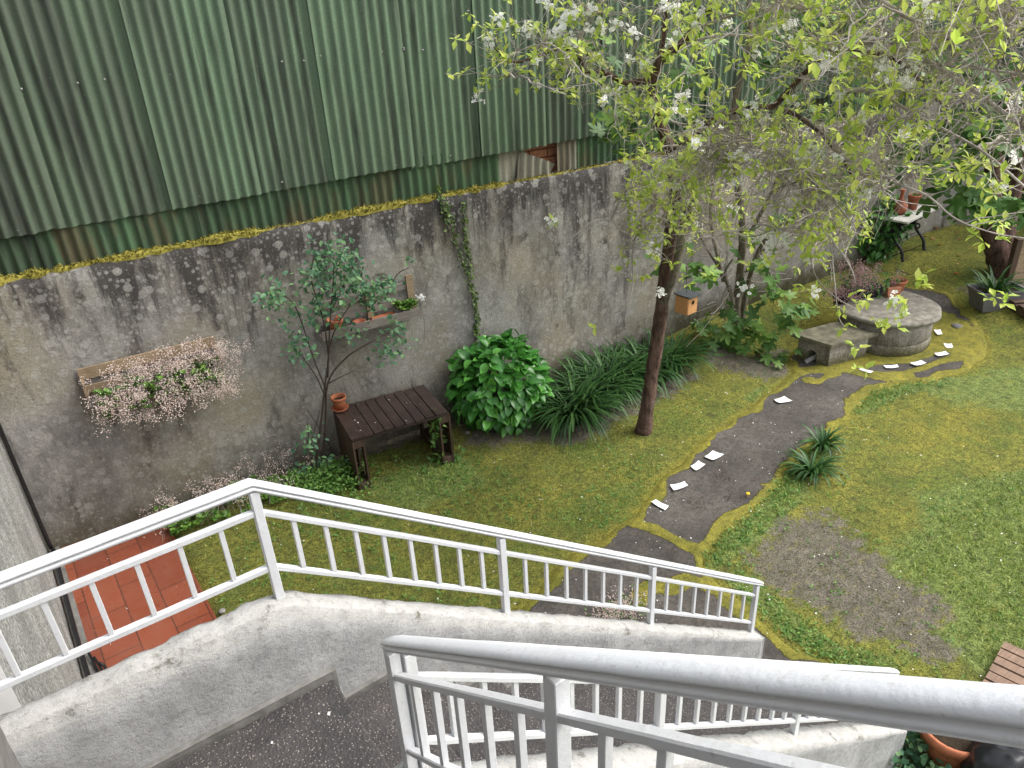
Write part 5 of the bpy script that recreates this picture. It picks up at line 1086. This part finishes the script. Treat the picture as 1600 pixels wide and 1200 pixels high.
for pts, lb in PP:
    q = [P(1000+x/2.667, 400+y/2.667) for x, y in pts]; c = sum(q)/4; z0 = pz(c[0], c[1])+.018
    T = thing('paper_sheet', lb, 'paper', (c[0], c[1], z0), 'paper sheets laid along the path'); mb = MB(); N = 8; V = []
    for i in range(N+1):
        for j in range(N+1):
            u_, v_ = i/N, j/N; p = (q[0]*(1-u_)+q[1]*u_)*(1-v_)+(q[3]*(1-u_)+q[2]*u_)*v_; cr = abs(u_-.5)*abs(v_-.5)*4; V.append((p[0], p[1], z0+.009*cr**2*(1+.5*n3(u_*2+c[0], v_*2))+.003*n3(u_*3, v_*3+c[0])))
    mb.add(V, [[i*(N+1)+j, (i+1)*(N+1)+j, (i+1)*(N+1)+j+1, i*(N+1)+j+1] for i in range(N) for j in range(N)]); mb.build('sheet', M['paper'], T, True)
    mb = MB(); e_ = (q[2]-q[1] if np.linalg.norm(q[2]-q[1]) > np.linalg.norm(q[1]-q[0]) else q[1]-q[0]); e_[2] = 0; e_ /= np.linalg.norm(e_); f_ = np.array([-e_[1], e_[0], 0])
    for k in range(3): mb.box((c[0]+f_[0]*.016*(k-1), c[1]+f_[1]*.016*(k-1), z0+.0045), (.05+.03*RS.rand(), .004, .001), np.array([e_, f_, zz]))
    mb.build('handwriting', M['ink'], T)
# ------------------------------------------------------------------ ground details (uncountable)
def scatter(n, x0, x1, y0, y1): return RS.uniform(x0, x1, n), RS.uniform(y0, y1, n)
def visible_ok(X, Y):
    s, t = toST(X, Y); return (t > .03) & (X > .68) & ~((Y < 2.66) & (Y > 1.4) & (X < 4.2)) & ~((X < .7) & (Y < 4.4))
X, Y = scatter(330000, .7, 9.5, 1.0, 8.3); so_, ye, lu, ps = masks(X, Y)
nz_ = np.array([n3(x, y, 0, 1.6)+.6*n3(x, y, 3, 6.) for x, y in zip(X, Y)])
dist = np.hypot(X, Y)
pr = np.clip(lu*1.0+nz_*.55-.18, 0, 1)*(1-np.clip(so_*1.1+nz_*.4, 0, .93)); pr = np.where(ps > -.03, 0, pr)*visible_ok(X, Y); k = RS.rand(len(X)) < pr*.85
X, Y, l_ = X[k], Y[k], lu[k]; n = len(X); h = RS.uniform(.018, .055, n)*(.7+.6*l_); d = rdir(n, .75)
GB = ([[-.10, 0, 0], [.10, 0, 0], [.03, 1, .0]], [[0, 1, 2]])
mb = MB(); mb.inst(*GB, np.stack([X, Y, gh(X, Y)-.003], 1), frames(d, rdir(n)), h); mb.build('grass', M['grass'], None); bpy.data.objects['grass']['kind'] = 'stuff'
# moss fuzz (lawn + path borders)
X, Y = scatter(230000, 2.5, 12.5, .9, 8.2); ps = poly_sdf(X, Y, PATH); nn_ = np.array([n3(x, y, 0, 3.)*.07 for x, y in zip(X, Y)]); m_o = 1-sm(ps+nn_*1.6, .0, .12); rw = np.hypot(X-wc[0], Y-wc[1]); ring = 1-sm(rw, 1.25, 1.6)
for b in BARE: ring = np.minimum(ring, 1-sm(poly_sdf(X, Y, b), -.06, .04))
m_o = np.maximum(m_o, ring); m_o = np.maximum(m_o, 1-sm(line_d(X, Y, CROSS)+nn_*.5, .02, .09)); m_o = np.where((ps < -.04) | (rw < .68), 0, m_o); k = (RS.rand(len(X)) < m_o*.75) & (m_o > .5) & visible_ok(X, Y)
X, Y = X[k], Y[k]; n = len(X); mb = MB(); mb.inst(*GB, np.stack([X, Y, gh(X, Y)+.020], 1), frames(rdir(n, 1.2), rdir(n)), RS.uniform(.010, .022, n)*1.0*np.array([1.])); mb.build('moss_fuzz', M['mossb'], None); bpy.data.objects['moss_fuzz']['kind'] = 'stuff'
# broad-leaved weeds in lawn
wc_ = []
for i in range(1500):
    while True:
        x, y = (RS.uniform(.8, 9.5), RS.uniform(1.2, 8.1)) if i % 2 else (RS.uniform(.75, 5.5), RS.uniform(3.2, 7.2))
        s, t = toST(x, y); q = n3(x, y, 0, 1.2)
        if t > .1 and q > .02+.3*RS.rand()-.2 and poly_sdf(np.array([x]), np.array([y]), PATH)[0] < -.02 and visible_ok(np.array([x]), np.array([y]))[0]: break
    wc_.append((x, y, gh(x, y)))
wc_ = np.array(wc_)
extra = []
for l in LLINE[:4]:
    for k in range(150): i = RS.randint(0, len(l)-1); u_ = RS.rand(); p = np.array(l[i])*(1-u_)+np.array(l[i+1])*u_+RS.normal(size=2)*.10; extra.append((p[0], p[1], gh(p[0], p[1])))
for k in range(110): p = G(RS.uniform(545, 720), RS.uniform(705, 790)); extra.append(tuple(p))
ex = np.array(extra); ex = ex[poly_sdf(ex[:, 0], ex[:, 1], PATH) < .02]
mb = MB(); clusters(np.concatenate([wc_, ex])+zz*.012, 6, .016, .042, LFS, mb, 1.5); mb.build('weeds', M['clover'], None); bpy.data.objects['weeds']['kind'] = 'stuff'
# fallen petals
L = []
for i in range(330):
    while True:
        x, y = RS.uniform(.9, 9.5), RS.uniform(1.0, 8.0)
        if visible_ok(np.array([x]), np.array([y]))[0]: break
    L.append((x, y, float(gh(x, y))+.034))
for i in range(10): L.append(tp(RS.uniform(-.5, .55), RS.uniform(-.35, .38), .716))
for i in range(14): L.append((RS.uniform(-.4, .6), RS.uniform(4.6, 7.8), .026))
for i in range(7): L.append((RS.uniform(.0, .6), RS.uniform(1.6, 2.4), LZ+.006))
L = np.array(L); n = len(L); mb = MB(); mb.inst([[-.5, -.35, 0], [.5, -.3, .08], [.45, .4, 0], [-.4, .35, .1]], [[0, 1, 2, 3]], L, frames(np.stack([RS.normal(size=n), RS.normal(size=n), np.zeros(n)], 1), np.array([[0, 0, 1.]])+RS.normal(size=(n, 3))*.2), RS.uniform(.008, .019, n)); mb.build('fallen_petals', M['petal'], None); bpy.data.objects['fallen_petals']['kind'] = 'stuff'
L = np.array([G(x, y) for x, y in [(1463, 360), (1500, 402), (1495, 415), (1503, 375), (1455, 372), (1498, 365), (1580, 388), (1440, 370), (1497, 430), (1470, 385)]])+zz*.02; n = len(L); mb = MB(); mb.inst(*LF, L, frames(rdir(n)*np.array([1, 1, .1]), np.array([[0, 0, 1.]])+rdir(n)*.2), RS.uniform(.09, .15, n)); mb.build('fallen_leaves', M['red'], None); bpy.data.objects['fallen_leaves']['kind'] = 'stuff'
# rust-brown gravel patches and small pebbles on the asphalt
L = []
for (x, y, r_, n) in [(1090, 790, .13, 60), (1147, 777, .11, 50), (1128, 747, .11, 45), (1170, 668, .18, 60), (1098, 822, .09, 30), (1225, 692, .13, 40), (1180, 750, .06, 20), (1270, 585, .12, 30)]:
    p = P(x, y); L.append(p+np.stack([RS.normal(0, r_*.55, n), RS.normal(0, r_*.55, n), np.full(n, .022)], 1))
L = np.concatenate(L); mb = MB(); cloud(mb, L, .008, .018); mb.build('pebbles', plain('rusty_pebble', (.17, .12, .09), .9, .5, 9, .2, .2), None); bpy.data.objects['pebbles']['kind'] = 'stuff'
def rock(label, p, r, mat): 
    T = MB(); T.lathe(p+zz*r*.1, [(r*.3, -r*.3), (r, 0), (r*.85, r*.3), (r*.4, r*.48), (.001, r*.5)], 12, .5); o = T.build('stone', mat, None, True); tag(o, label, 'stone', 'loose stones')
rock('flat pale stone on the soil below the hydrangea', G(730, 676), .035, M['stone']); rock('grey flat stone in the moss right of the well', G(1494, 511), .09, M['cement']); rock('pale round stone on the grass by the terracotta paving', G(347, 955), .035, M['stone'])
dl = thing('dandelion', 'single yellow flower at the edge of the path', 'flower', P(1168, 777)); mb = MB(); mb.lathe(P(1168, 777)+zz*.05, [(.003, -.05), (.003, -.005), (.022, 0), (.02, .008), (.001, .012)], 12); mb.build('flower_head', M['yellow'], dl)
pk = thing('flowering_plant', 'low pink flower patch against the foot of the stair wall', 'plant', P(965, 962)); L = P(965, 960)+RS.normal(size=(900, 3))*np.array([.17, .09, .02])+zz*.06; mb = MB(); cloud(mb, L, .008, .018); mb.build('flowers', M['pink'], pk); mb = MB(); clusters(P(965, 960)+RS.normal(size=(60, 3))*np.array([.2, .1, .01])+zz*.03, 5, .02, .04, LFS, mb); mb.build('leaves', M['clover'], pk)
